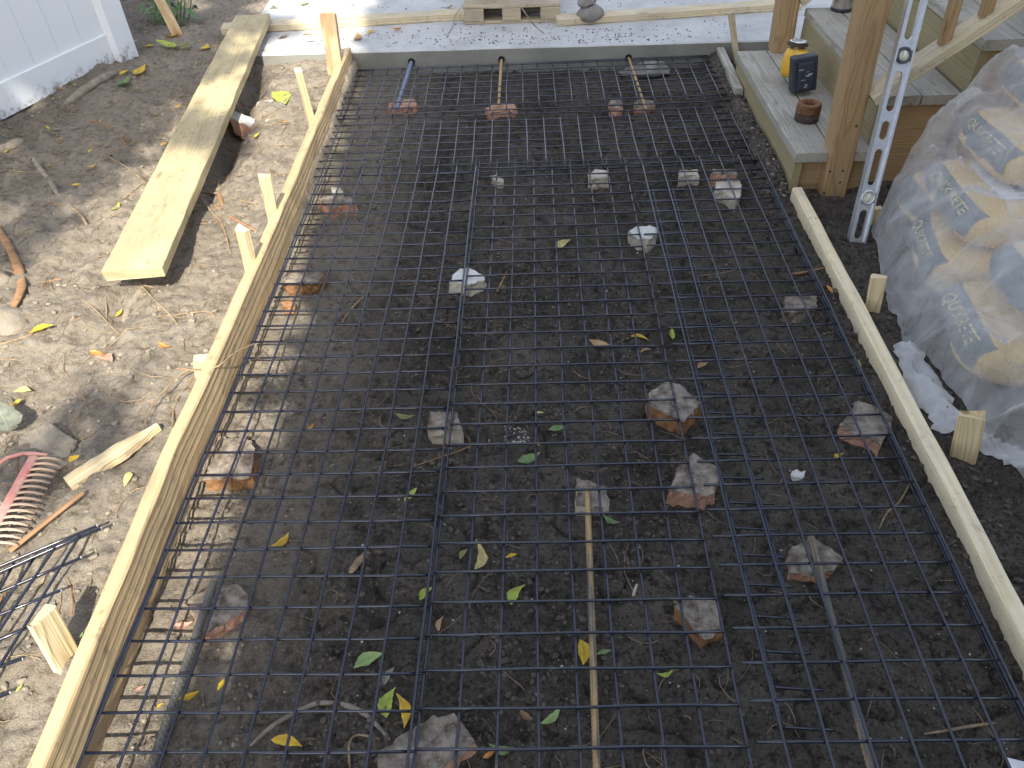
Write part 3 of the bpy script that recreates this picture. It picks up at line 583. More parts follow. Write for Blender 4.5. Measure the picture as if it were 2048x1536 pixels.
c7 = lambda p: conv(p, 620, 300, 5.12); c6 = lambda p: conv(p, 512, 384, 4); cA = lambda p: conv(p, 512, 768, 4); cB = lambda p: conv(p, 1024, 768, 4); cC = lambda p: conv(p, 1024, 1152, 4); cD = lambda p: conv(p, 1536, 768, 4); c8 = lambda p: conv(p, 1536, 384, 4); cE = lambda p: conv(p, 1240, 300, 5.12); cF = lambda p: conv(p, 512, 1152, 4); cG = lambda p: conv(p, 0, 1152, 4); cH = lambda p: conv(p, 640, 100, 5.12)
ZP = -.008
chunk('broken_paver', 'grey topped paver with pink broken front near the far left form', c7([(98, 500), (128, 476), (405, 476), (462, 512), (440, 548), (300, 558), (215, 592), (128, 560)]), ZP)
chunk('broken_paver', 'small cream block near the far left mesh corner', c7([(208, 378), (300, 378), (345, 430), (330, 445), (225, 440)]), -.012, 'rock_pale', 'rock_pale')
chunk('broken_stone', 'angular white stone under the double wires of the left sheet', c7([(1530, 1212), (1640, 1204), (1790, 1290), (1800, 1330), (1600, 1362), (1418, 1352), (1470, 1290)]), ZP, 'rock_white', 'rock_pale', cat='stone')
chunk('broken_paver', 'grey paver with cream broken front under the left double wires', cA([(1395, 215), (1608, 220), (1635, 345), (1632, 372), (1500, 360), (1400, 368), (1380, 290)]), ZP, 'paver_top', 'rock_pale')
chunk('broken_paver', 'sunlit brown edged paver tucked against the left form', c6([(330, 606), (420, 612), (548, 632), (556, 664), (530, 690), (440, 735), (250, 742), (212, 680)]), -.014, 'paver_top', 'brick_brown')
chunk('brick_fragment', 'small orange brick crumb beside the left form', c6([(195, 880), (260, 868), (300, 895), (290, 915), (215, 912)]), -.03, 'brick_brown', 'brick_brown', cat='brick')
chunk('broken_paver', 'long half sunlit paver beside the left form board', [(432, 905), (462, 876), (492, 873), (512, 896), (503, 950), (455, 958), (408, 955)], -.018, 'paver_top', 'brick_brown')
chunk('broken_paver', 'grey paver under the thick bar by the left form', cG([(1480, 195), (1690, 70), (1900, 55), (2010, 165), (1890, 290), (1665, 450), (1625, 440), (1560, 330)]), -.026)
chunk('broken_paver', 'brown sided paver under the right edge of the middle sheet', cB([(1088, 75), (1190, 5), (1245, -25), (1345, 0), (1520, 150), (1385, 305), (1300, 270), (1105, 160)]), ZP, 'paver_top', 'brick_brown')
chunk('broken_paver', 'pink and grey rubble stone under the middle sheet edge', cB([(1380, 610), (1455, 545), (1505, 585), (1640, 650), (1660, 780), (1560, 890), (1400, 860), (1240, 862), (1300, 755)]), ZP, 'paver_top', 'paver_pink', amp=.006)
chunk('broken_paver', 'square grey paver under the end of the rusty bar', cB([(522, 750), (760, 820), (765, 960), (740, 990), (500, 972), (520, 850)]), -.022, 'paver_top', 'rock_pale')
chunk('broken_paver', 'dark paver wedge with orange side near the middle sheet bottom', cC([(1345, 192), (1420, 150), (1640, 200), (1672, 420), (1610, 440), (1535, 490), (1440, 400), (1300, 240)]), -.014, 'paver_top', 'brick_brown')
chunk('broken_paver', 'large pink fronted paver beside the right form board', cD([(715, 125), (870, 180), (1005, 260), (950, 410), (908, 500), (780, 412), (560, 330), (625, 260)]), -.014)
chunk('broken_paver', 'square grey block under the right sheet by the stake', c8([(130, 820), (380, 815), (388, 930), (270, 950), (130, 945)]), -.016, 'paver_top', 'paver_top')
chunk('broken_paver', 'pink edged paver under the spotted bar on the right', [(1582, 1092), (1625, 1076), (1690, 1112), (1668, 1142), (1640, 1148), (1578, 1148)], -.03)
chunk('brick_fragment', 'pink brick piece behind the white wedge near the stairs', cE([(945, 195), (1195, 195), (1200, 258), (1060, 240), (940, 245)]), ZP, 'paver_top', 'paver_pink', cat='brick')
chunk('broken_stone', 'white wedge of stone under the far right sheet', cE([(985, 318), (1230, 310), (1248, 385), (1228, 480), (1190, 520), (1080, 440), (972, 395)]), -.012, 'rock_pale', 'rock_pale', cat='stone')
chunk('broken_stone', 'cream square block under the far right sheet corner', cE([(608, 205), (800, 200), (806, 262), (715, 262), (610, 258)]), -.014, 'rock_pale', 'rock_pale', cat='stone')
chunk('broken_stone', 'cream chip under the far end of the middle sheet', [(1177, 348), (1190, 338), (1215, 341), (1217, 354), (1200, 357), (1180, 356)], -.014, 'rock_pale', 'rock_pale', cat='stone')
chunk('broken_stone', 'white jagged stone between middle and right sheets', [(1257, 462), (1272, 453), (1294, 452), (1301, 449), (1312, 454), (1310, 470), (1296, 476), (1275, 474)], ZP, 'rock_white', 'rock_pale', cat='stone')
chunk('broken_stone', 'little cream stone behind the double wire tips', c7([(1862, 265), (1900, 250), (1925, 270), (1985, 300), (1985, 335), (1930, 330), (1880, 300)]), -.03, 'rock_pale', 'rock_pale', cat='stone')
chunk('brick_fragment', 'pink brick under the blue grey dowel', cH([(698, 545), (760, 532), (780, 500), (960, 498), (992, 550), (970, 575), (905, 600), (700, 600)]), -.024, 'paver_pink', 'paver_pink', cat='brick')
chunk('brick_fragment', 'pink brick under the middle tan dowel', cH([(1705, 590), (1760, 560), (1990, 545), (2010, 585), (2005, 615), (1720, 625)]), -.022, 'paver_pink', 'paver_pink', cat='brick')
chunk('brick_fragment', 'dark brick left of the thin dowel near the stairs', [(1219, 204), (1224, 197), (1243, 196), (1245, 210), (1240, 214), (1220, 213)], ZP, 'paver_top', 'paver_pink', cat='brick')
chunk('brick_fragment', 'grey brick under the thin dowel near the stairs', [(1268, 205), (1275, 199), (1305, 200), (1310, 210), (1290, 215), (1268, 214)], -.026, 'paver_top', 'paver_pink', cat='brick')
chunk('broken_paver', 'big dark paver corner at the bottom edge of view', cF([(980, 1420), (1200, 1262), (1290, 1182), (1590, 1082), (1772, 1320), (1600, 1420), (1480, 1560), (1000, 1570)]), -.022)
chunk('broken_stone', 'white crumb of stone right of the pink rubble stone', [(1584, 942), (1594, 937), (1602, 944), (1612, 942), (1608, 952), (1590, 951)], -.045, 'rock_white', 'rock_white', cat='stone', group=None)
chunk('broken_paver', 'flat paver half buried in sunlit soil behind the rake', [(38, 872), (98, 842), (150, 880), (138, 925), (90, 945), (30, 920)], .024, 'clod_dry', 'clod_dry', amp=.003, group=None)
chunk('concrete_chip', 'flat grey concrete chip on the soil by the slim stake', conv([(1400, 1045), (1560, 1020), (1600, 1200), (1470, 1240), (1400, 1150)], 240, 0, 5.12), .022, 'rock_pale', 'rock_pale', cat='concrete chip', group=None)
chunk('brick_fragment', 'white speckled brick poking out beside the plank', conv([(1130, 1118), (1365, 1215), (1370, 1262), (1320, 1290), (1125, 1200)], 240, 0, 5.12), .035, 'rock_white', 'paver_pink', cat='brick', group=None)
p = onG(20, 655); boulder('stone', (p.x - .06, p.y, p.z - .055), (.11, .10, .05), 'flat dirt covered stone below the bark at left', 'clod_dry', 21, cat='stone')
p = onG(15, 560); boulder('stone', (p.x - .07, p.y, p.z - .045), (.08, .07, .05), 'dirt covered stone beside the long bark strip', 'clod_dry', 23, cat='stone')
# splash of set concrete in the far right corner
p = at(1290, 140, -.045); boulder('concrete_spill', (p.x, 3.41, -.075), (.15, .07, .036), 'grey spill of set concrete under the mesh by the slab', 'boulder', 31, cat='concrete')
# ------------------------------------------------------------------ named roots, twigs, bark
def stick(label, pts, r, mat='twig', name='twig', cat='twig', flat=.8, lift=.003, zs=None, n=7):
    P = []
    for i, (px, py) in enumerate(pts):
        P.append(onG(px, py, lift) if zs is None else at(px, py, zs[i] if hasattr(zs, '__len__') else zs))
    # smooth resample
    Q = []
    for i in range(len(P) - 1):
        a, b, c, d = P[max(i - 1, 0)], P[i], P[i + 1], P[min(i + 2, len(P) - 1)]
        for k in range(5):
            t = k / 5; Q.append(.5 * ((2 * b) + (c - a) * t + (2 * a - 5 * b + 4 * c - d) * t * t + (3 * b - a - 3 * c + d) * t ** 3))
    Q.append(P[-1]); m = len(Q); rr = [r * (.55 + .45 * min(1, 5 * i / m, 5 * (m - 1 - i) / m)) * (1 + .25 * (random.random() - .5)) for i in range(m)]
    mbs = MB(); mbs.tube(Q, rr, n, flat=flat); return tag(mbs.build(name, M[mat], None, True), label, cat)
stick('curved orange twig on the shaded soil left of the plank', [(178, 241), (210, 250), (240, 275), (262, 302)], .004, 'redbark')
stick('long grey twig ending under the plank edge', [(165, 262), (195, 300), (262, 340), (318, 395)], .003)
stick('forked pale root across the soil right of the plank', [(360, 376), (400, 384), (440, 388), (485, 402), (515, 408)], .005, 'twig', 'root', 'root')
stick('pale root fork running down toward the stakes', [(400, 392), (425, 425), (445, 450), (462, 510)], .004, 'twig', 'root', 'root')
stick('reddish bark sliver upright on the soil beside the plank', [(436, 358), (437, 385), (446, 412)], .008, 'redbark', 'bark', 'bark', .35)
stick('reddish bark sliver pointing at the splintered stake', [(425, 408), (460, 432), (512, 462)], .007, 'redbark', 'bark', 'bark', .35)
stick('wide strip of red bark curving along the left edge', [(-6, 452), (16, 490), (34, 530), (43, 565), (38, 590), (22, 622)], .016, 'redbark', 'bark', 'bark', .4, .010)
stick('grey log lying at the foot of the white fence', [(128, 214), (170, 180), (205, 158), (242, 143)], .021, 'log', 'log', 'log', 1., .012, None, 10)
stick('pale stub of log at the left edge below the fence', [(-12, 305), (20, 293), (46, 282)], .022, 'log', 'log', 'log', .9, .008, None, 10)
stick('dark branch half buried in shade at left', [(64, 310), (82, 340), (100, 362), (118, 392)], .012, 'log', 'branch', 'branch')
stick('thick buried root coming out from under the plank', [(296, 562), (275, 592), (258, 615), (247, 645)], .014, 'log', 'root', 'root', .8, -.004)
stick('straight dark twig upright in the view below the plank', [(211, 578), (213, 630), (210, 688)], .0025)
stick('thin twig crossing the straight dark twig', [(155, 590), (192, 620), (225, 655), (255, 680)], .0025)
stick('thin root from the plank end toward the form', [(282, 570), (310, 600), (345, 635), (385, 692)], .003, 'twig', 'root', 'root')
stick('pale twig lying level on the sunlit soil', [(312, 633), (350, 630), (385, 625), (420, 624), (432, 640)], .003)
stick('pair of curled bark strips left of the plank', [(98, 402), (135, 410), (160, 428), (174, 450)], .007, 'twig', 'bark', 'bark', .4)
stick('straw stalk pointing at the bright yellow leaf', [(-5, 690), (30, 680), (66, 668)], .004, 'twig', 'stalk', 'stalk')
stick('long thin root looping onto the left form board', [(282, 872), (300, 820), (330, 780), (372, 742), (430, 735), (470, 705), (512, 686)], .0022, 'twig', 'root', 'root', zs=[.03, .035, .04, .05, .088, .07, .035])
stick('thin stick leaning from soil beside the lower form', [(338, 900), (345, 850), (352, 800), (385, 760)], .0022)
stick('dry flat stalk lying below the pale stub of log', [(90, 262), (120, 258), (158, 256)], .006, 'log', 'branch', 'branch')
stick('thin reddish stem across the left double wires', [(822, 935), (870, 918), (910, 905), (955, 886)], .0018, 'redbark')
stick('brown stick on the dark soil in the left sheet', [(684, 646), (705, 615), (733, 588)], .004)
stick('orange bark sliver right of the angular white stone', [(990, 592), (1000, 572), (1014, 542)], .004, 'redbark', 'bark', 'bark', .5)
stick('orange root poking from under the right form', [(1582, 548), (1605, 545), (1648, 536)], .005, 'redbark', 'root', 'root')
stick('curved yellow stem under the right sheet', [(1816, 940), (1820, 962), (1800, 1002), (1775, 1025), (1758, 1058)], .0025)
stick('folded brown bark under the left sheet near the middle', [(700, 1146), (718, 1122), (738, 1104)], .010, 'twig', 'bark', 'bark', .4)
stick('forked dry root under the right sheet near the bottom', [(1848, 1468), (1900, 1460), (1945, 1452), (1992, 1446)], .003, 'twig', 'root', 'root')
stick('dark thick root arching at the bottom of the left sheet', [(500, 1492), (545, 1452), (600, 1420), (640, 1406), (690, 1410), (735, 1432), (780, 1480)], .0055, 'log', 'root', 'root')
stick('thin curled root beside the spotted yellow leaf', [(700, 1536), (698, 1490), (715, 1470), (760, 1478)], .0025, 'twig', 'root', 'root')
stick('short pale splinter on the dark soil under the middle sheet', [(1266, 1192), (1274, 1168)], .004, 'rock_pale', 'splinter', 'splinter')
stick('faint thin root under the middle and right sheets', [(1392, 552), (1450, 545), (1485, 535)], .002, 'twig', 'root', 'root')
stick('limp grey wire bent over the pallet edge', [(1040, 10), (1052, 28), (1070, 52), (1088, 66)], .004, 'log', 'cord', 'cord', zs=[.19, .165, .10, .068])
stick('thin cord trailing from the pallet left corner', [(935, 0), (912, 28), (905, 52), (892, 76)], .0018, 'log', 'cord', 'cord', zs=[.16, .1, .068, .064])
# ------------------------------------------------------------------ leaves
def leaf(label, a, b, col, w=.36, curl=.25, fold=.25, z=None, name='leaf', group='fallen leaves'):
    A = onG(*a, .003) if z is None else at(*a, z); B = onG(*b, .003) if z is None else at(*b, z); A.z = B.z = max(A.z, B.z) if z is None else z
    L = (B - A).length; n = 11; vs = []; fs = []; sd = random.random() * 60; cv = random.uniform(-.22, .22); w = w * random.uniform(.75, 1.35); curl = random.uniform(-.1, .55); fold = random.uniform(.1, .6); pk = random.uniform(.65, 1.05); tw = random.uniform(-.5, .5)
    for i in range(n + 1):
        u = i / n; hw = L * w * (math.sin(math.pi * u ** pk) ** 1.15) * .5 * (1 + .22 * (random.random() - .5)) + .0004; x = u * L - L / 2; c = curl * L * (2 * u - 1) ** 2 * .35; yb = cv * L * (1 - (2 * u - 1) ** 2)
        for k, s in enumerate((-1, -.5, 0, .5, 1)):
            vs.append((x, yb + s * hw, c + abs(s) * fold * hw + s * tw * hw * (u - .5) + (float(vnoise(sd + u * 6, k * 2.)) - .5) * .3 * hw))
    for i in range(n):
        for k in range(4): fs.append((i * 5 + k, (i + 1) * 5 + k, (i + 1) * 5 + k + 1, i * 5 + k + 1))
    mbl = MB(); mbl.add(vs, fs); o = mbl.build(name, M['leaf_' + col], None, True, origin=(0, 0, 0)); rx = Matrix.Rotation(random.uniform(-.2, .2), 4, 'X')
    o.matrix_world = Matrix.Translation((A + B) / 2 + Vector((0, 0, .003))) @ frame(A, B, (0, 0, 1)).to_4x4() @ rx
    return tag(o, label, 'leaf', group)
LEAVES = [
 ('pale yellow leaf standing near the white jagged stone', (1117, 501), (1141, 481), 'pale'), ('yellow leaf near the middle sheet right edge', (1260, 680), (1297, 683), 'yellow'), ('peach brown leaf beside a yellow one in the middle sheet', (1178, 683), (1220, 695), 'tan'),
 ('yellow green leaf tip between middle and right sheets', (1345, 684), (1344, 658), 'lime'), ('small tan leaf below the yellow middle leaf', (1281, 708), (1302, 702), 'tan'), ('green leaf alone left of the brown sided paver', (1097, 867), (1134, 857), 'green'),
 ('larger green leaf near the white dusted patch', (1036, 929), (1081, 911), 'green'), ('tiny yellow leaf above the larger green leaf', (1070, 892), (1085, 889), 'yellow'), ('ragged green leaf just right of the rusty bar tip', (1208, 1034), (1240, 1046), 'green'),
 ('pale green leaf on the last long wire of the left sheet', (809, 1007), (836, 985), 'lime'), ('curled olive leaf left of the cream fronted paver', (792, 832), (832, 833), 'olive'), ('long cream yellow leaf under the middle sheet', (948, 1148), (951, 1090), 'pale'),
 ('short yellow leaf right of the long cream leaf', (1013, 1121), (1034, 1111), 'yellow'), ('dull green leaf left of the long cream leaf', (920, 1122), (936, 1103), 'olive'), ('golden leaf with brown marks under the left sheet', (544, 1098), (579, 1069), 'yellow'),
 ('yellow green leaf with dark tip left of the rusty bar', (1022, 1216), (1050, 1175), 'lime'), ('bright green pointed leaf under the left sheet', (709, 1341), (768, 1313), 'bright'), ('dull grey green leaf below the bright green one', (768, 1372), (790, 1337), 'grey'),
 ('pale green half of the upright leaf pair at lower left', (775, 1442), (793, 1378), 'lime'), ('yellow spotted half of the upright leaf pair', (812, 1464), (796, 1392), 'yellow'), ('wide yellow leaf with brown spots at bottom left', (546, 1484), (609, 1500), 'yellow'),
 ('light green leaf left of the rusty bar near the bottom', (1081, 1454), (1121, 1418), 'bright'), ('grey brown leaf beside the light green bottom leaf', (1040, 1424), (1066, 1441), 'brown'), ('crumpled yellow leaf touching the rusty bar', (1160, 1284), (1166, 1332), 'yellow'),
 ('slim green blade right of the rusty bar', (1192, 1313), (1224, 1302), 'green'), ('small yellow green bent leaf under the middle sheet', (1313, 1353), (1345, 1343), 'lime'), ('yellow green leaf caught under the double wires', (840, 1207), (868, 1178), 'lime'),
 ('green leaf by the big paver corner at the bottom', (978, 1490), (1028, 1497), 'green'), ('orange leaf by the big paver corner at the bottom', (966, 1517), (992, 1504), 'orange'), ('yellow leaf tip at the very bottom by the double wires', (838, 1528), (862, 1540), 'yellow'),
 ('broad yellow leaf right of the thick grey bar', (356, 1401), (400, 1384), 'yellow'), ('small yellow leaf between wires right of the grey bar', (436, 1382), (449, 1358), 'yellow'), ('tiny yellow leaf in sun left of the grey bar', (314, 1418), (328, 1408), 'yellow'),
 ('pink leaf in sun against the thick grey bar', (352, 1255), (389, 1247), 'pink'), ('small pink leaf in the sunlit strip by the form', (272, 1386), (290, 1374), 'pink'), ('upright brown leaf right of the double wires', (877, 1264), (889, 1232), 'tan'),
 ('pale yellow green leaf under the right sheet edge', (1702, 744), (1716, 724), 'lime'), ('tiny yellow leaf below the large pink paver', (1670, 923), (1685, 915), 'yellow'), ('folded tan leaf at the right sheet stub ends', (1395, 741), (1415, 729), 'tan'), ('rust orange leaf against the right form board', (1651, 578), (1664, 590), 'orange'),
 ('orange tan leaf under the upper left sheet', (615, 866), (632, 854), 'orange'), ('tiny cream leaf near the white dusted patch', (1070, 832), (1088, 829), 'pale'),
 ('bright lemon leaf on the left soil by the flat stone', (60, 672), (112, 661), 'yellow'), ('pale lemon leaf with stalk at the left edge', (28, 786), (70, 794), 'pale'), ('small lemon leaf below the pale lemon leaf', (22, 813), (48, 808), 'yellow'),
 ('round lemon leaf beside the buried root', (231, 637), (245, 622), 'yellow'), ('tan leaf scrap above the round lemon leaf', (242, 610), (256, 594), 'tan'), ('orange brown leaf on the sunlit soil', (185, 712), (212, 716), 'orange'), ('pinkish leaf folded below the orange brown leaf', (194, 722), (226, 728), 'pink'),
 ('flat orange leaf left of the form board', (320, 689), (344, 698), 'orange'), ('yellow green leaf left of the plank middle', (224, 427), (241, 410), 'lime'), ('amber leaf in dappled light left of the plank', (145, 373), (172, 366), 'yellow'), ('tiny amber leaf above the amber leaf', (179, 341), (193, 331), 'yellow'),
 ('yellow leaf at the end of the grey log', (243, 158), (256, 141), 'yellow'), ('yellow leaf right of the grey log', (272, 154), (295, 139), 'yellow'), ('dark green leaf below the grey log', (236, 178), (264, 168), 'green'), ('yellow leaf in the row beside the fence post, first', (288, 97), (310, 91), 'yellow'),
 ('long yellow green leaf in the row beyond the fence post', (316, 95), (357, 104), 'lime'), ('olive leaf nearest the plank in the row', (358, 95), (379, 101), 'olive'), ('ochre leaf close to the plank far half', (400, 102), (417, 94), 'yellow'), ('yellow leaf just below the leaning yellow stake', (328, 76), (362, 71), 'yellow'),
 ('yellow leaf on soil between plank and left form', (513, 288), (521, 268), 'yellow'), ('yellow green leaf beside the slim leaning stake', (546, 194), (572, 212), 'lime'), ('small ochre leaf left of the slim stake foot', (563, 252), (582, 245), 'orange'),
 ('cream leaf on soil right of the chipped stake', (250, 976), (257, 944), 'pale'), ('pale green leaf at far lower left', (36, 1388), (46, 1370), 'lime'), ('big dull grey green leaf at the left edge', (26, 878), (2, 822), 'grey'), ('small grey green leaf on the half buried paver', (112, 894), (132, 887), 'grey'), ('small fresh green leaf beside the broad pale stake', (158, 1278), (168, 1268), 'green')]
for lb, a, b, c in LEAVES: leaf(lb, a, b, c)
leaf('square yellow leaf resting on the chipped stake', (140, 928), (160, 914), 'yellow', w=.8, z=.045)
for lb, a, b, c in [('tan leaf on the slab below the bark stake top', (705, 84), (714, 70), 'tan'), ('yellow tan leaf on the slab lumber left of the bark stake', (604, 72), (630, 70), 'tan'), ('brown leaf on the slab left of the bark stake', (555, 78), (578, 70), 'brown'), ('ochre leaf along the slab lumber right of the bark stake', (735, 70), (758, 62), 'yellow'), ('ochre leaf against the slab lumber near the shade edge', (785, 62), (806, 58), 'orange'), ('dark green leaf on the slab at the top left', (598, 12), (618, 5), 'olive'), ('brown leaf on the slab near the pallet', (885, 20), (905, 14), 'brown')]:
    leaf(lb, a, b, c, z=ZS + (.046 if 'tan leaf on the slab lumber' in lb else .004))
mb = MB(); c = at(2032, 1528, -.04); mb.add([c + Vector(p) for p in ((-.012, .012, 0), (.03, -.002, .004), (.035, -.04, .002), (-.018, -.04, .0))] + [c + Vector(p) for p in ((-.012, .012, -.001), (.03, -.002, .003), (.035, -.04, .001), (-.018, -.04, -.001))], [(0, 1, 2, 3), (7, 6, 5, 4), (0, 3, 7, 4), (1, 5, 6, 2), (0, 4, 5, 1), (3, 2, 6, 7)])
tag(mb.build('paper_scrap', M['paper']), 'scrap of white paper at the lower right corner', 'paper')
# leaf litter beyond the plank and on the slab: nobody could count it
mb = MB()
def flake(x, y, z, L, t, mi):
    c, s = math.cos(t), math.sin(t); hw = L * RNG.uniform(.12, .22); k = RNG.uniform(-.3, .3) * L
    P = [(-L / 2, 0, k * .5), (-L / 6, -hw, 0), (L / 5, -hw * .8, 0), (L / 2, 0, abs(k) * .5), (L / 5, hw * .8, .002), (-L / 6, hw, .003)]
    mb.add([(x + a * c - b * s, y + a * s + b * c, z + d + .003) for a, b, d in P], [(0, 1, 5), (1, 2, 4, 5), (2, 3, 4)], mi)
for _ in range(150):
    x = RNG.uniform(-2.3, -1.0); y = RNG.uniform(2.3, 4.5)
    if x > -1.25 - .1 * (y - 2): continue
    flake(x, y, g1(x, y), RNG.uniform(.015, .045), RNG.uniform(0, 6.28), RNG.integers(0, 4))
for _ in range(130):
    x = RNG.uniform(-1.2, 1.3); y = RNG.choice([RNG.uniform(3.53, 3.8), RNG.uniform(3.53, 4.6)]); flake(x, y, ZS, RNG.uniform(.006, .026), RNG.uniform(0, 6.28), RNG.integers(1, 5))
for _ in range(60):
    x = RNG.uniform(-.55, 1.1); y = RNG.uniform(0, 3.3); flake(x, y, g1(x, y), RNG.uniform(.008, .018), RNG.uniform(0, 6.28), RNG.integers(2, 6))
tag(mb.build('leaf_litter', [M['leaf_yellow'], M['leaf_tan'], M['leaf_olive'], M['leaf_brown'], M['clod'], M['leaf_grey']]), 'small leaf scraps scattered over soil and slab', 'leaf litter', kind='stuff')
# crumbs of soil on the slab
sp2 = [(RNG.normal(.25, .45), YS + .03 + abs(RNG.normal(0, .16)), RNG.uniform(.0015, .006), 0) for _ in range(260)] + [(RNG.uniform(-1.1, 1.3), RNG.uniform(YS + .03, 4.4), RNG.uniform(.0015, .005), 0) for _ in range(250)]
_g = gz; gz = lambda x, y: np.full(np.shape(x), ZS); o = scatter_lumps('soil_crumbs', [M['clod']], sp2); gz = _g
tag(o, 'dark crumbs of soil spilled over the concrete slab', 'soil', kind='stuff')
# ------------------------------------------------------------------ white fence
F0 = Vector((-2.85, .9, 0)); F1 = Vector((-1.945, 3.50, 0)); fd = (F1 - F0).normalized(); fn = Vector((fd.y, -fd.x, 0))
e = empty('vinyl_fence', F1, 'white vinyl privacy fence with square post and dirty bottom edge', 'fence')
fr = Matrix((fd, fn * -1, Vector((0, 0, 1)))).transposed(); LF = (F1 - F0).length
zb = .045
mb = MB(); mb.box(F0.lerp(F1, .5) + Vector((0, 0, zb + .07)) + fn * .0, (LF, .045, .14), fr); mb.build('bottom_rail', M['fence'], e, bevel=.003)
mb = MB()
nb = 18; bw = LF / nb
for k in range(nb):
    c = F0 + fd * (bw * (k + .5)) + Vector((0, 0, zb + .14 + .82)); mb.box(c, (bw - .0016, .022, 1.64), fr); mb.box(c - fn * .004, (bw, .022, 1.64), fr)
mb.build('fence_panel', M['fence'], e)
mb = MB(); mb.box(F1 + fd * .06 + Vector((0, 0, .92)), (.127, .127, 1.9), fr); mb.build('fence_post', M['fence'], e, bevel=.004)
# ------------------------------------------------------------------ leafy plant behind the fence post
e = empty('leafy_plant', (-1.86, 4.02, .05), 'dark leafy plant growing beside the white fence post', 'plant')
mb = MB(); mbs = MB()
for k in range(12):
    t = RNG.uniform(-.6, 2.6); L = RNG.uniform(.12, .30); b = Vector((-1.86 + RNG.uniform(-.08, .12), 4.05 + RNG.uniform(-.1, .15), .05)); tip = b + Vector((math.cos(t) * .12, math.sin(t) * .1, L)); mbs.tube([b, b.lerp(tip, .5) + Vector((0, 0, .02)), tip], [.004, .003, .002], 5)
    for j in range(7):
        p = b.lerp(tip, .25 + .11 * j); a = RNG.uniform(0, 6.28); l = RNG.uniform(.06, .13); d = Vector((math.cos(a), math.sin(a), RNG.uniform(-.5, .3))).normalized(); s = d.cross(Vector((0, 0, 1))).normalized() * l * .13
        mb.add([p, p + d * l * .4 + s, p + d * l * .4 - s, p + d * l - Vector((0, 0, l * .25))], [(0, 1, 2), (1, 3, 2)])
mb.build('foliage', M['plant'], e); mbs.build('stem', M['plant'], e)
# ------------------------------------------------------------------ wooden stairs
ST = empty('wooden_stairs', (1.5, 2.6, -.05), 'weathered wooden stairs with posts and baluster rail rising to the right', 'stairs')
YA, YB = 2.085, 3.15; tk = .036
Zt = [.132, .315, .500]; Xn = [1.212, 1.492, 1.785]
def tread(x, z, n=2):
    for k in range(n): board('tread', (x + .07 + k * .144, YA + (.0 if z < .2 else .055), z - tk / 2), (x + .07 + k * .144, YB, z - tk / 2), .139, tk, M['tread'], up=(0, 0, 1), parent=ST)
tread(1.212, Zt[0]); tread(1.492, Zt[1]); tread(1.785, Zt[2]); tread(2.073, Zt[2], 1)
for x, z0, z1 in ((1.235, -.08, Zt[0] - tk - .002), (1.508, Zt[0] - .04, Zt[1] - tk - .002), (1.805, Zt[1] - .02, Zt[2] - tk - .002), (2.10, Zt[2] + .0, .67)):
    board('riser', (x, YA + (.012 if x < 1.3 else .07), (z0 + z1) / 2), (x, YB - .01, (z0 + z1) / 2), z1 - z0, .03, M['riser'], up=(-1, 0, 0), parent=ST)
for y in (YA + .05, YB - .06):
    for x0, x1, z1 in ((1.253, 1.49, Zt[0] - tk - .002), (1.524, 1.79, Zt[1] - tk - .002), (1.822, 2.25, Zt[2] - tk - .002)):
        board('stringer', (x0, y + (.045 if x0 > 1.4 and y < 2.5 else 0), (z1 - .12) / 2), (x1, y + (.045 if x0 > 1.4 and y < 2.5 else 0), (z1 - .12) / 2), z1 + .12, .036, M['post'], up=(0, -1, 0), parent=ST)
LEAN = -.045
def post(x, y, z0, z1): board('post', (x, y, z0), (x + LEAN * (z1 - z0), y, z1), .092, .092, M['post'], up=(0, -1, 0), parent=ST, seg=12, ch=.007)
post(1.387, 2.108, -.12, 1.25); post(1.415, 3.155, .1345, 1.2)
def rail(p0, p1): board('rail', p0, p1, .089, .038, M['slab2x4'], up=(0, 0, 1), parent=ST)
r0 = Vector((1.425, 2.085, .335)); r1 = Vector((2.10, 2.085, .885)); rail(r0, r1); rail(Vector((1.455, 3.15, .35)), Vector((2.1, 3.15, .87)))
for px, py in ((1890, 78), (1973, 20)):
    p = atY(px, py, 2.085); p.z = .335 + .055 * 0 + (p.x - 1.425) / .675 * .55 + .02
    board('baluster', p, p + Vector((LEAN * .9, 0, .9)), .034, .034, M['post'], up=(0, -1, 0), parent=ST)
for k in range(1, 3):
    x = 1.46 + k * .16; z = .35 + (x - 1.455) / .645 * .52 + .02; board('baluster', (x, 3.15, z), (x - .04, 3.15, z + .8), .034, .034, M['post'], up=(0, -1, 0), parent=ST)
mb = MB()
for px, py in ((1660, 343), (1686, 342), (1680, 365), (1648, 386), (1713, 252)):
    p = atY(px, py, 2.061); mb.lathe([(0, .001), (.004, .001), (.005, 0)], p, 10, (0, -1, 0))
mb.build('screw_head', M['rustdark'], ST)
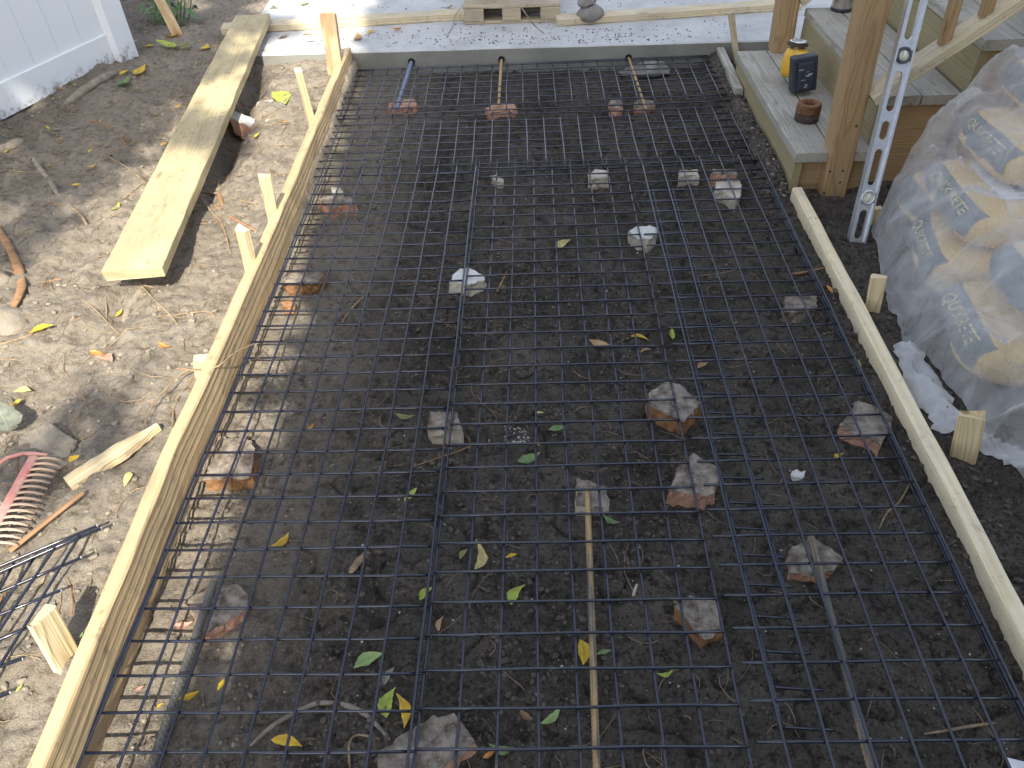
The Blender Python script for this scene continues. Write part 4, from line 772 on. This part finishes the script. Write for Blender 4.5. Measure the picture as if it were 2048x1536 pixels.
# ------------------------------------------------------------------ spirit level leaning on the rail
B0 = Vector((1.372, 1.755, -.045)); dirL = (Vector((1.452, 2.0, .53)) - B0).normalized(); LL = 1.22; B1 = B0 + dirL * LL
fr = frame(B0, B1, (0.05, -1, .3)); LV = empty('spirit_level', B0, 'long aluminium spirit level leaning against the stair rail', 'spirit level')
def lvp(s, v, d=0.): return B0 + fr @ Vector((s, v, d))
hw = .0305
mb = MB()
for sgn in (-1, 1): mb.box(lvp(LL / 2, sgn * (hw - .003)), (LL, .006, .026), fr)
slots = [(.012, .112), (.195, .315), (.345, .405), (.435, .56), (.655, .80), (.83, .89), (.92, 1.03), (1.11, 1.2)]; webs = []; cur = 0.
vials = [.155, .608, 1.07]
for a, b in slots: webs.append((cur, a)); cur = b
webs.append((cur, LL))
for a, b in webs: mb.box(lvp((a + b) / 2, 0), (b - a, 2 * hw - .012, .010), fr)
for a, b in slots:   # side strips and rounded slot ends
    for sgn in (-1, 1): mb.box(lvp((a + b) / 2, sgn * (hw - .0115)), (b - a, .011, .009), fr)
    for s0, s1 in ((a, 1), (b, -1)):
        for sgn in (-1, 1):
            ri = .0135; pl = [(s0, sgn * ri)] + [(s0 + s1 * (ri - ri * math.cos(q * math.pi / 16)), sgn * ri * math.sin(q * math.pi / 16)) for q in range(9)]; nn = len(pl)
            mb.add([lvp(x, y, dz) for dz in (-.0043, .0043) for x, y in pl], [tuple(range(nn)), tuple(range(nn, 2 * nn))] + [(q, (q + 1) % nn, nn + (q + 1) % nn, nn + q) for q in range(nn)])
mb.build('level_frame', M['alu'], LV, bevel=0)
nrm = fr @ Vector((0, 0, 1))
for s in vials:
    c = lvp(s, 0, .005)
    mb = MB(); mb.lathe([(.0165, 0), (.0165, .006), (.0185, .009), (.0245, .009), (.026, .006), (.026, 0)], c, 32, nrm); mb.build('vial_ring', M['ring'] if s > .3 else M['alu'], LV, True)
    mb = MB(); mb.lathe([(0, .003), (.0165, .003)], c, 32, nrm); mb.tube([c + nrm * .006 - fr @ Vector((.013, 0, 0)), c + nrm * .006 + fr @ Vector((.013, 0, 0))], .005, 10); mb.build('vial', M['vial'], LV, True)
# ------------------------------------------------------------------ things on the stairs
e = empty('cordless_tool', (1.364, 2.68, Zt[0]), 'yellow and black cordless power tool standing on the bottom stair', 'power tool')
mb = MB(); mb.box((1.368, 2.6425, Zt[0] + .083), (.100, .060, .14), Matrix.Rotation(.06, 3, 'Z') @ Matrix.Rotation(-.12, 3, 'Y') @ Matrix.Rotation(-.12, 3, 'X')); mb.box((1.368, 2.6075, Zt[0] + .083), (.066, .014, .112), Matrix.Rotation(.06, 3, 'Z') @ Matrix.Rotation(-.12, 3, 'Y') @ Matrix.Rotation(-.12, 3, 'X')); bt = mb.build('battery', M['black'], e, bevel=.008)
mb = MB(); mb.lathe([(0, 0), (.036, .0), (.044, .015), (.047, .05), (.044, .085), (.036, .105), (.028, .11)], (1.352, 2.755, Zt[0] + .03), 28, (.08, .1, 1)); mb.box((1.368, 2.70, Zt[0] + .12), (.05, .10, .05)); mb.build('motor_housing', M['yellow'], e, True)
mb = MB(); mb.lathe([(.030, 0), (.030, .025), (.036, .028), (.036, .034), (.020, .038), (.020, .02), (0, .02)], (1.364, 2.77, Zt[0] + .135), 28, (.08, .1, 1)); mb.build('collar', M['steel'], e, True)
mb = MB(); mb.lathe([(.022, 0), (.043, .002), (.044, .008), (.022, .010)], (1.364, 2.772, Zt[0] + .150), 28, (.08, .1, 1)); mb.build('guard', M['rustdark'], e, True)
mb = MB()
rotb = Matrix.Rotation(.06, 3, 'Z') @ Matrix.Rotation(-.12, 3, 'Y') @ Matrix.Rotation(-.12, 3, 'X'); cb = Vector((1.368, 2.600, Zt[0] + .083))
for k in range(9): mb.box(cb + rotb @ Vector((RNG.uniform(-.022, .022), -.0004, RNG.uniform(-.045, .03))), (RNG.uniform(.006, .022), .0012, RNG.uniform(.002, .006)), rotb)
mb.build('worn_print', M['greyprint'], bt)
pf = at(1612, 240, Zt[0]); e = empty('pipe_fitting', (pf.x, pf.y, Zt[0]), 'rusty threaded pipe fitting on the bottom stair near the post', 'pipe fitting')
mb = MB(); R = .047; mb.lathe([(R * .9, 0), (R * .98, .004), (R * .98, .03), (R * .9, .033), (R * .55, .033), (R * .55, 0), (R * .9, 0)], (pf.x, pf.y, Zt[0] + .0005), 36); mb.build('collar', M['rustdark'], e, True)
mb = MB(); prof = [(R * .88, .033)]
for k in range(7): prof += [(R * 1.0, .035 + k * .0045), (R * .93, .0372 + k * .0045)]
prof += [(R * .96, .067), (R * .85, .0705), (R * .60, .0705), (R * .55, .066), (R * .55, .033)]; mb.lathe(prof, (pf.x, pf.y, Zt[0]), 36); mb.build('thread', M['rust'], e, True)
pt = at(1682, 20, Zt[1]); e = empty('tumbler', (pt.x, pt.y, Zt[1]), 'stainless steel tumbler with black base on the second stair', 'tumbler')
mb = MB(); mb.lathe([(0, 0), (.044, 0), (.047, .004), (.047, .013), (.045, .015)], (pt.x, pt.y, Zt[1] + .0005), 36); mb.build('base', M['black'], e, True)
mb = MB(); mb.lathe([(.0445, .015), (.045, .02), (.047, .17), (.048, .18)], (pt.x, pt.y, Zt[1] + .0005), 36); mb.build('cup_body', M['steel'], e, True)
mb = MB(); mb.lathe([(.049, .18), (.049, .19), (0, .194)], (pt.x, pt.y, Zt[1] + .0005), 36); mb.build('lid', M['black'], e, True)
# ------------------------------------------------------------------ bags of mix under polythene
def text_shape(s, size):
    cu = bpy.data.curves.new('lettering', 'FONT'); cu.body = s; cu.size = size; cu.align_x = 'CENTER'; cu.align_y = 'CENTER'; cu.space_character = .95
    o = bpy.data.objects.new('lettering', cu); COL.objects.link(o); bpy.context.view_layer.update()
    me = bpy.data.meshes.new_from_object(o.evaluated_get(bpy.context.evaluated_depsgraph_get())); v = [p.co[:] for p in me.vertices]; f = [tuple(p.vertices) for p in me.polygons]
    bpy.data.objects.remove(o); bpy.data.curves.remove(cu); bpy.data.meshes.remove(me); return v, f
def se(t, p): c = math.cos(t); return math.copysign(abs(c) ** p, c)
class Bag:
    def __init__(s, c, L, W, H, rz):   # L along local y (the printed long side), W along x, H height
        s.c = Vector(c); s.L, s.W, s.H, s.rz = L, W, H, rz; s.sd = random.random() * 50
    def pt(s, v, phi, off=0.):
        """v in -1..1 along y; phi angle round the section (0 = printed side facing -x, pi/2 = top)"""
        k = (1 - abs(v) ** 5) ** .32 if abs(v) < 1 else 0.; a = s.W / 2 * (.35 + .65 * k); h = s.H / 2 * (.12 + .88 * k)
        x = -a * math.copysign(abs(math.cos(phi)) ** .42, math.cos(phi)); z = h * math.copysign(abs(math.sin(phi)) ** .62, math.sin(phi)); y = v * s.L / 2
        n = (float(vnoise(s.sd + y * 9 + math.cos(phi), s.sd + phi * 1.6)) - .5) * .016 + (float(vnoise(s.sd + y * 26, s.sd + phi * 4)) - .5) * .006
        d = Vector((x, 0, z)); d = d.normalized() if d.length > 1e-6 else Vector((0, 0, 1)); p = Vector((x, y, z)) + d * (n + off)
        return s.c + Matrix.Rotation(s.rz, 3, 'Z') @ p + Vector((0, 0, s.H / 2))
def bag(label, c, L, W, H, rz, text=True, white=False, band=(-.15, .85)):
    b = Bag(c, L, W, H, rz); e = empty('cement_bag', c, label, 'bag', 'bags of mix under the polythene'); mbb = MB(); nv, nph = 36, 40; vs = []; fs = []
    for i in range(nv + 1):
        v = math.sin((i / nv - .5) * math.pi) 
        for k in range(nph): vs.append(b.pt(v, k / nph * 2 * math.pi))
    for i in range(nv):
        for k in range(nph): fs.append((i * nph + k, i * nph + (k + 1) % nph, (i + 1) * nph + (k + 1) % nph, (i + 1) * nph + k))
    fs += [tuple(range(nph))[::-1], tuple(nv * nph + k for k in range(nph))]; mbb.add(vs, fs); mbb.build('sack', M['bag'], e, True)
    mbb = MB(); vs = []; fs = []
    for i in range(25):
        v = .80 - 1.60 * i / 24
        for k in range(9): vs.append(b.pt(v, band[0] + (band[1] - band[0]) * k / 8, .0022))
    for i in range(24):
        for k in range(8): fs.append((i * 9 + k, i * 9 + k + 1, (i + 1) * 9 + k + 1, (i + 1) * 9 + k))
    mbb.add(vs, fs); mbb.build('printed_band', M['bagband'], e, True)
    if text:
        tv, tf = text_shape('QUIKRETE', 1.0); xs = [p[0] for p in tv]; w = max(xs) - min(xs); mbb = MB()
        mbb.add([b.pt(-p[0] / w * 1.15, .40 + p[1] * .60, .0045) for p in tv], tf); mbb.build('lettering', M['bagyellow'], e)
    if white:
        mbb = MB(); vs = []; fs = []
        def top(u, w_): # u along y (-1..1), w_ 0..1 across the top
            return b.pt(u, math.pi / 2 - .25 + w_ * .9, .003)
        for i in range(9):
            for k in range(5): vs.append(top(.62 - 1.1 * i / 8, k / 4))
        for i in range(8):
            for k in range(4): fs.append((i * 5 + k, i * 5 + k + 1, (i + 1) * 5 + k + 1, (i + 1) * 5 + k))
        mbb.add(vs, fs); mbb.build('label', M['baglabel'], e, True)
        for s_, u0, w0, sz in (('MINIMUM', .05, .30, .85), ('STRENGTH', .05, .72, .75)):
            tv, tf = text_shape(s_, 1.0); w = max(p[0] for p in tv) - min(p[0] for p in tv); mbb = MB()
            P = [b.pt(u0 - p[0] / w * sz, math.pi / 2 - .25 + (w0 + p[1] * .30) * .9, .006) for p in tv]; mbb.add(P, tf); mbb.build('lettering', M['bagink'], e)
    return e
GB = -.03
BAGS = [  # label, left-edge x, y0, y1, bottom z, height, rz, text, white
 ('lowest bag nearest the form board with slate print band', 1.425, .93, 1.31, GB, .145, -.12, True, False),
 ('lowest bag in the middle of the pile beside the yellow stake', 1.475, 1.33, 1.71, GB, .145, -.18, True, False),
 ('second layer bag with white label and large lettering', 1.540, 1.40, 1.84, GB + .14, .135, -.02, True, True),
 ('second layer bag nearest the camera with dull slate end', 1.535, .95, 1.33, GB + .14, .135, -.03, False, False),
 ('third layer bag high on the pile near the stairs', 1.660, 1.55, 1.95, GB + .27, .13, .0, True, False),
 ('bottom bag at the near end of the pile', 1.50, .52, .90, GB, .14, .05, False, False),
 ('top bag at the back of the pile under loose film', 1.80, 1.72, 2.06, GB + .395, .12, .0, False, False),
 ('lowest bag at the back beside the level', 1.56, 1.74, 2.02, GB, .14, .05, False, False)]
foot = []
for lb, x0, y0, y1, z0, h, rz, tx, wh in BAGS:
    W = .52; bag(lb, (x0 + W / 2, (y0 + y1) / 2, z0), y1 - y0, W, h, rz, tx, wh); foot.append((x0, x0 + W, y0, y1, z0 + h, rz))
# polythene over the pile: a real draped film
NU, NV = 170, 200
hy = [.40, .62, .82, .97, 1.12, 1.16, 1.25, 1.39, 1.60, 1.876, 2.2]; hxs = [1.46, 1.43, 1.385, 1.372, 1.368, 1.325, 1.335, 1.350, 1.395, 1.450, 1.53]
U, V = np.meshgrid(np.linspace(0, 1, NU) ** 1.25, np.linspace(0, 1, NV)); XA = 1.4 + U * 1.0
YF = .615 + .05 * (fbm(XA * 6, XA * 0, 2) - .5); YB = np.interp(XA, [1.4, 1.5, 1.75, 2.4], [1.80, 1.96, 2.12, 2.14]); Y = YF + V * (YB - YF)
HX = np.interp(Y, hy, hxs) + .022 * (fbm(Y * 11, Y * 0 + 4, 3) - .5); X = HX + U * (2.45 - HX); H = np.full(X.shape, -.2)
for x0, x1, y0, y1, zt_, rz in foot:
    cx, cy = (x0 + x1) / 2, (y0 + y1) / 2; c, s = math.cos(-rz), math.sin(-rz); lx = (X - cx) * c - (Y - cy) * s; ly = (X - cx) * s + (Y - cy) * c
    dx = np.maximum(np.abs(lx) - (x1 - x0) / 2 + .03, 0); dy = np.maximum(np.abs(ly) - (y1 - y0) / 2 + .03, 0); d = np.hypot(dx, dy)
    H = np.maximum(H, zt_ + .019 - 1.15 * np.maximum(d - .02, 0) - 7 * np.maximum(d - .02, 0) ** 2)
for _ in range(8):   # let the film bridge hollows
    P_ = np.pad(H, 1, 'edge'); H = np.maximum(H, (P_[2:, 1:-1] + P_[:-2, 1:-1] + P_[1:-1, 2:] + P_[1:-1, :-2]) / 4)
rid = 1 - np.abs(2 * fbm(X * 4 + 2.6 * Y, Y * 1.2 - X * .6, 3) - 1); rid2 = 1 - np.abs(2 * fbm(X * 2.2 - Y * 2.2 + 9, Y * 3 + X * 3.4, 3) - 1); rid3 = 1 - np.abs(2 * fbm(X * 9 + Y * 4, Y * 3 - X * 2 + 5, 2) - 1)
fold = .040 * rid ** 14 + .040 * rid2 ** 16 + .016 * rid3 ** 9 + .010 * (fbm(X * 12, Y * 12, 3) - .5)
gr = _g(X, Y) + .004; HH = np.maximum(H + fold, gr + fold * .4); HH = np.minimum(HH, gr + 5.5 * (X - HX) + .01 * fbm(Y * 20, X * 5, 2) + .003)
mb = MB(); vs = [(X[j, i] + .014 * (float(vnoise(Y[j, i] * 9, HH[j, i] * 12)) - .5), Y[j, i], HH[j, i]) for j in range(NV) for i in range(NU)]
fs = [(j * NU + i, j * NU + i + 1, (j + 1) * NU + i + 1, (j + 1) * NU + i) for j in range(NV - 1) for i in range(NU - 1)]
mb.add(vs, fs); tag(mb.build('plastic_sheet', M['plastic'], None, True), 'cloudy clear plastic sheet draped over the stacked bags', 'plastic sheet')
def film(label, line, w0, w1, h, sd):
    mbf = MB(); vs = []; fs = []; n = len(line); K = 13; m = 46
    for i in range(m + 1):
        u = i / m * (n - 1); a = int(min(n - 2, u)); t = u - a; p = Vector(line[a]).lerp(Vector(line[a + 1]), t); d = (Vector(line[a + 1]) - Vector(line[a])).normalized(); s = Vector((d.y, -d.x, 0)); w = w0 + (w1 - w0) * i / m; w *= .75 + .5 * float(vnoise(sd + i * .35, 1.))
        for k in range(K):
            q_ = (k / (K - 1) - .5) * w; P = p + s * q_; r_ = 1 - abs(2 * float(fbm(np.array(P.x * 34 + sd), np.array(P.y * 17 + P.x * 15), 3)) - 1)
            vs.append((P.x, P.y, g1(P.x, P.y) + .004 + h * r_ ** 2 * (1 - abs(2 * k / (K - 1) - 1) ** 3)))
    for i in range(m):
        for k in range(K - 1): fs.append((i * K + k, i * K + k + 1, (i + 1) * K + k + 1, (i + 1) * K + k))
    mbf.add(vs, fs); return tag(mbf.build('plastic_scrap', M['plastic2'], None, True), label, 'plastic sheet')
film('crumpled torn plastic strip lying along the right form board', [onG(1812, 690)[:], onG(1822, 722)[:], onG(1850, 775)[:], onG(1885, 835)[:], onG(1912, 872)[:]], .07, .10, .016, 3.)
film('folded plastic hem on the ground behind the broken stake', [onG(1925, 860)[:], onG(1975, 892)[:], onG(2050, 930)[:]], .07, .07, .018, 9.)
mb = MB(); p = onG(1886, 822); mb.box(p + Vector((.01, .01, .01)), (.02, .03, .02)); tag(mb.build('brick_fragment', M['brick_brown'], None, bevel=.005), 'small orange brick bit by the plastic strip', 'brick')
pk = at(1752, 455, -.02); board('wooden_stake', (pk.x + .02, pk.y + .06, -.06), (pk.x + .008, pk.y + .05, .03), .03, .02, M['stake'], up=(0, -1, 0), label='short yellow stake between the level and the plastic', cat='stake', group='wooden form stakes')
# ------------------------------------------------------------------ house behind the viewer (casts the shade), an added evergreen (shapes the shade edge) and a street tree (casts the dapple)
AZ = -.16; EL = R_(45); EX = -.352; hx = EX + .98
e = empty('house', (3.0, -5.8, -.06), 'tall pale house standing behind the viewer', 'house'); fp = [(hx, -3.45), (hx + .95, -8.3), (hx + 7, -8.3), (hx + 7, -3.45)]
mb = MB(); mb.add([(x, y, z) for z in (-.1, 9.6) for x, y in fp], [(0, 1, 5, 4), (1, 2, 6, 5), (2, 3, 7, 6), (3, 0, 4, 7)]); mb.build('wall', M['housewall'], e)
mb = MB(); mb.add([(hx + .95, -8.4, 9.6), (hx + 7.2, -8.4, 9.6), (hx + 7.2, -3.4, 9.6), (hx + .01, -3.4, 9.6), (hx + .6, -5.9, 11.2), (hx + 7.2, -5.9, 11.2)], [(0, 1, 5, 4), (3, 4, 5, 2), (0, 4, 3), (1, 2, 5), (0, 3, 2, 1)]); mb.build('roof', M['boulder'], e)
e = empty('added_evergreen', (EX + 1.0, -2.35, -.06), 'unseen tapering evergreen added behind the viewer to shape the shade edge', 'tree'); ez = lambda h: max(.02, 1.0 - .105 * h)  # unseen tree, added and tapered to set the edge of the shade
mb = MB(); mb.tube([(EX + 1.0, -2.35, -.1), (EX + 1.0, -2.35, 9.3)], [.12, .02], 8); mb.build('trunk', M['log'], e, True)
mb = MB()
for _ in range(9000):
    h = 9.4 * (1 - math.sqrt(RNG.random())) if RNG.random() < .4 else RNG.uniform(0, 9.4); t = RNG.uniform(0, 6.283); r = ez(h) * RNG.uniform(.55, 1.03) * (1 + .05 * math.sin(h * 5 + t * 3)); p = Vector((EX + 1.0 + r * math.cos(t), -2.35 + r * .8 * math.sin(t), h))
    a = Vector((math.cos(t) * .4, math.sin(t) * .4, RNG.uniform(.3, 1.))).normalized(); b_ = a.cross(Vector(RNG.normal(0, 1, 3))).normalized(); l = RNG.uniform(.05, .10); mb.add([p - a * l, p + b_ * l * .5, p + a * l, p - b_ * l * .5], [(0, 1, 2, 3)])
mb.lathe([(ez(h) * .88, h) for h in np.linspace(0, 9.2, 20)], (EX + 1.0, -2.35, 0), 20); mb.build('crown', M['leafmass'], e)
e = empty('shade_tree', (-3.2, -2.4, -.06), 'leafy tree behind the viewer on the fence side', 'tree'); mb = MB(); mb.tube([(-3.2, -2.4, -.1), (-3.15, -2.35, 2.2), (-2.8, -2.2, 4.2), (-2.3, -2.0, 5.4)], [.13, .11, .08, .03], 10)
mb.tube([(-3.12, -2.34, 2.6), (-2.4, -1.9, 4.0), (-1.7, -1.6, 5.0)], [.06, .04, .015], 8); mb.tube([(-3.1, -2.3, 3.0), (-3.0, -1.6, 4.6), (-2.6, -1.1, 5.4)], [.06, .04, .015], 8); mb.build('trunk', M['log'], e, True)
mb = MB()
def crown(cx, cy, cz, r, n):   # leaves in small sprays so that gaps of sun show through
    m = 0
    while m < n:
        sx_, sy_, sz_ = RNG.normal(0, .42, 3) * r; 
        for _ in range(26):
            p = Vector((cx + sx_ + RNG.normal(0, .075), cy + sy_ + RNG.normal(0, .06), cz + sz_ + RNG.normal(0, .05))); a = Vector(RNG.normal(0, 1, 3)).normalized(); b_ = a.cross(Vector(RNG.normal(0, 1, 3))).normalized(); l = RNG.uniform(.05, .11)
            mb.add([p - a * l, p + b_ * l * .32, p + a * l, p - b_ * l * .32], [(0, 1, 2, 3)]); m += 1
# shadow centres on the ground -> crown centres up the sun ray
for gx, gy, h, r, n in ((-2.05, 3.75, 5.2, .85, 1900), (-1.75, 2.75, 4.6, .45, 800), (-1.55, 4.2, 5.6, .42, 700), (-1.2, 2.6, 5.0, .22, 130), (-2.2, 2.9, 5.0, .5, 700), (-1.65, 2.05, 4.4, .25, 190), (-1.75, 3.3, 5.2, .3, 500), (-1.3, 3.4, 5.4, .25, 110), (-.95, 1.0, 4.6, .09, 26), (-1.0, .8, 4.6, .06, 18)):
    crown(gx - AZ * h, gy - h, h, r, n)
mb.build('crown', M['leafmass'], e)
# ------------------------------------------------------------------ light
L = Vector((AZ, 1.0, 0)).normalized() * math.cos(EL) + Vector((0, 0, -math.sin(EL)))
sd = bpy.data.lights.new('sun', 'SUN'); sd.energy = 3.9; sd.angle = R_(.6); sd.color = (1.0, .93, .80); so = bpy.data.objects.new('sun', sd); COL.objects.link(so); so.rotation_euler = L.to_track_quat('-Z', 'Y').to_euler(); so.location = (-1, -8, 9)
wd = bpy.data.worlds.new('World'); scene.world = wd; wd.use_nodes = True; nt = wd.node_tree; bg = nt.nodes['Background']; sky = nt.nodes.new('ShaderNodeTexSky'); sky.sky_type = 'NISHITA'; sky.sun_disc = False; sky.sun_elevation = EL
s_dir = -L; sky.sun_rotation = math.atan2(s_dir.x, s_dir.y); sky.air_density = 1.0; sky.dust_density = 2.0; sky.ozone_density = .6; hs = nt.nodes.new('ShaderNodeHueSaturation'); hs.inputs['Saturation'].default_value = .62; nt.links.new(sky.outputs[0], hs.inputs['Color']); nt.links.new(hs.outputs[0], bg.inputs[0]); bg.inputs[1].default_value = .15
scene.view_settings.view_transform = 'Standard'; scene.view_settings.look = 'None'; scene.view_settings.exposure = 1.35; scene.view_settings.gamma = 1
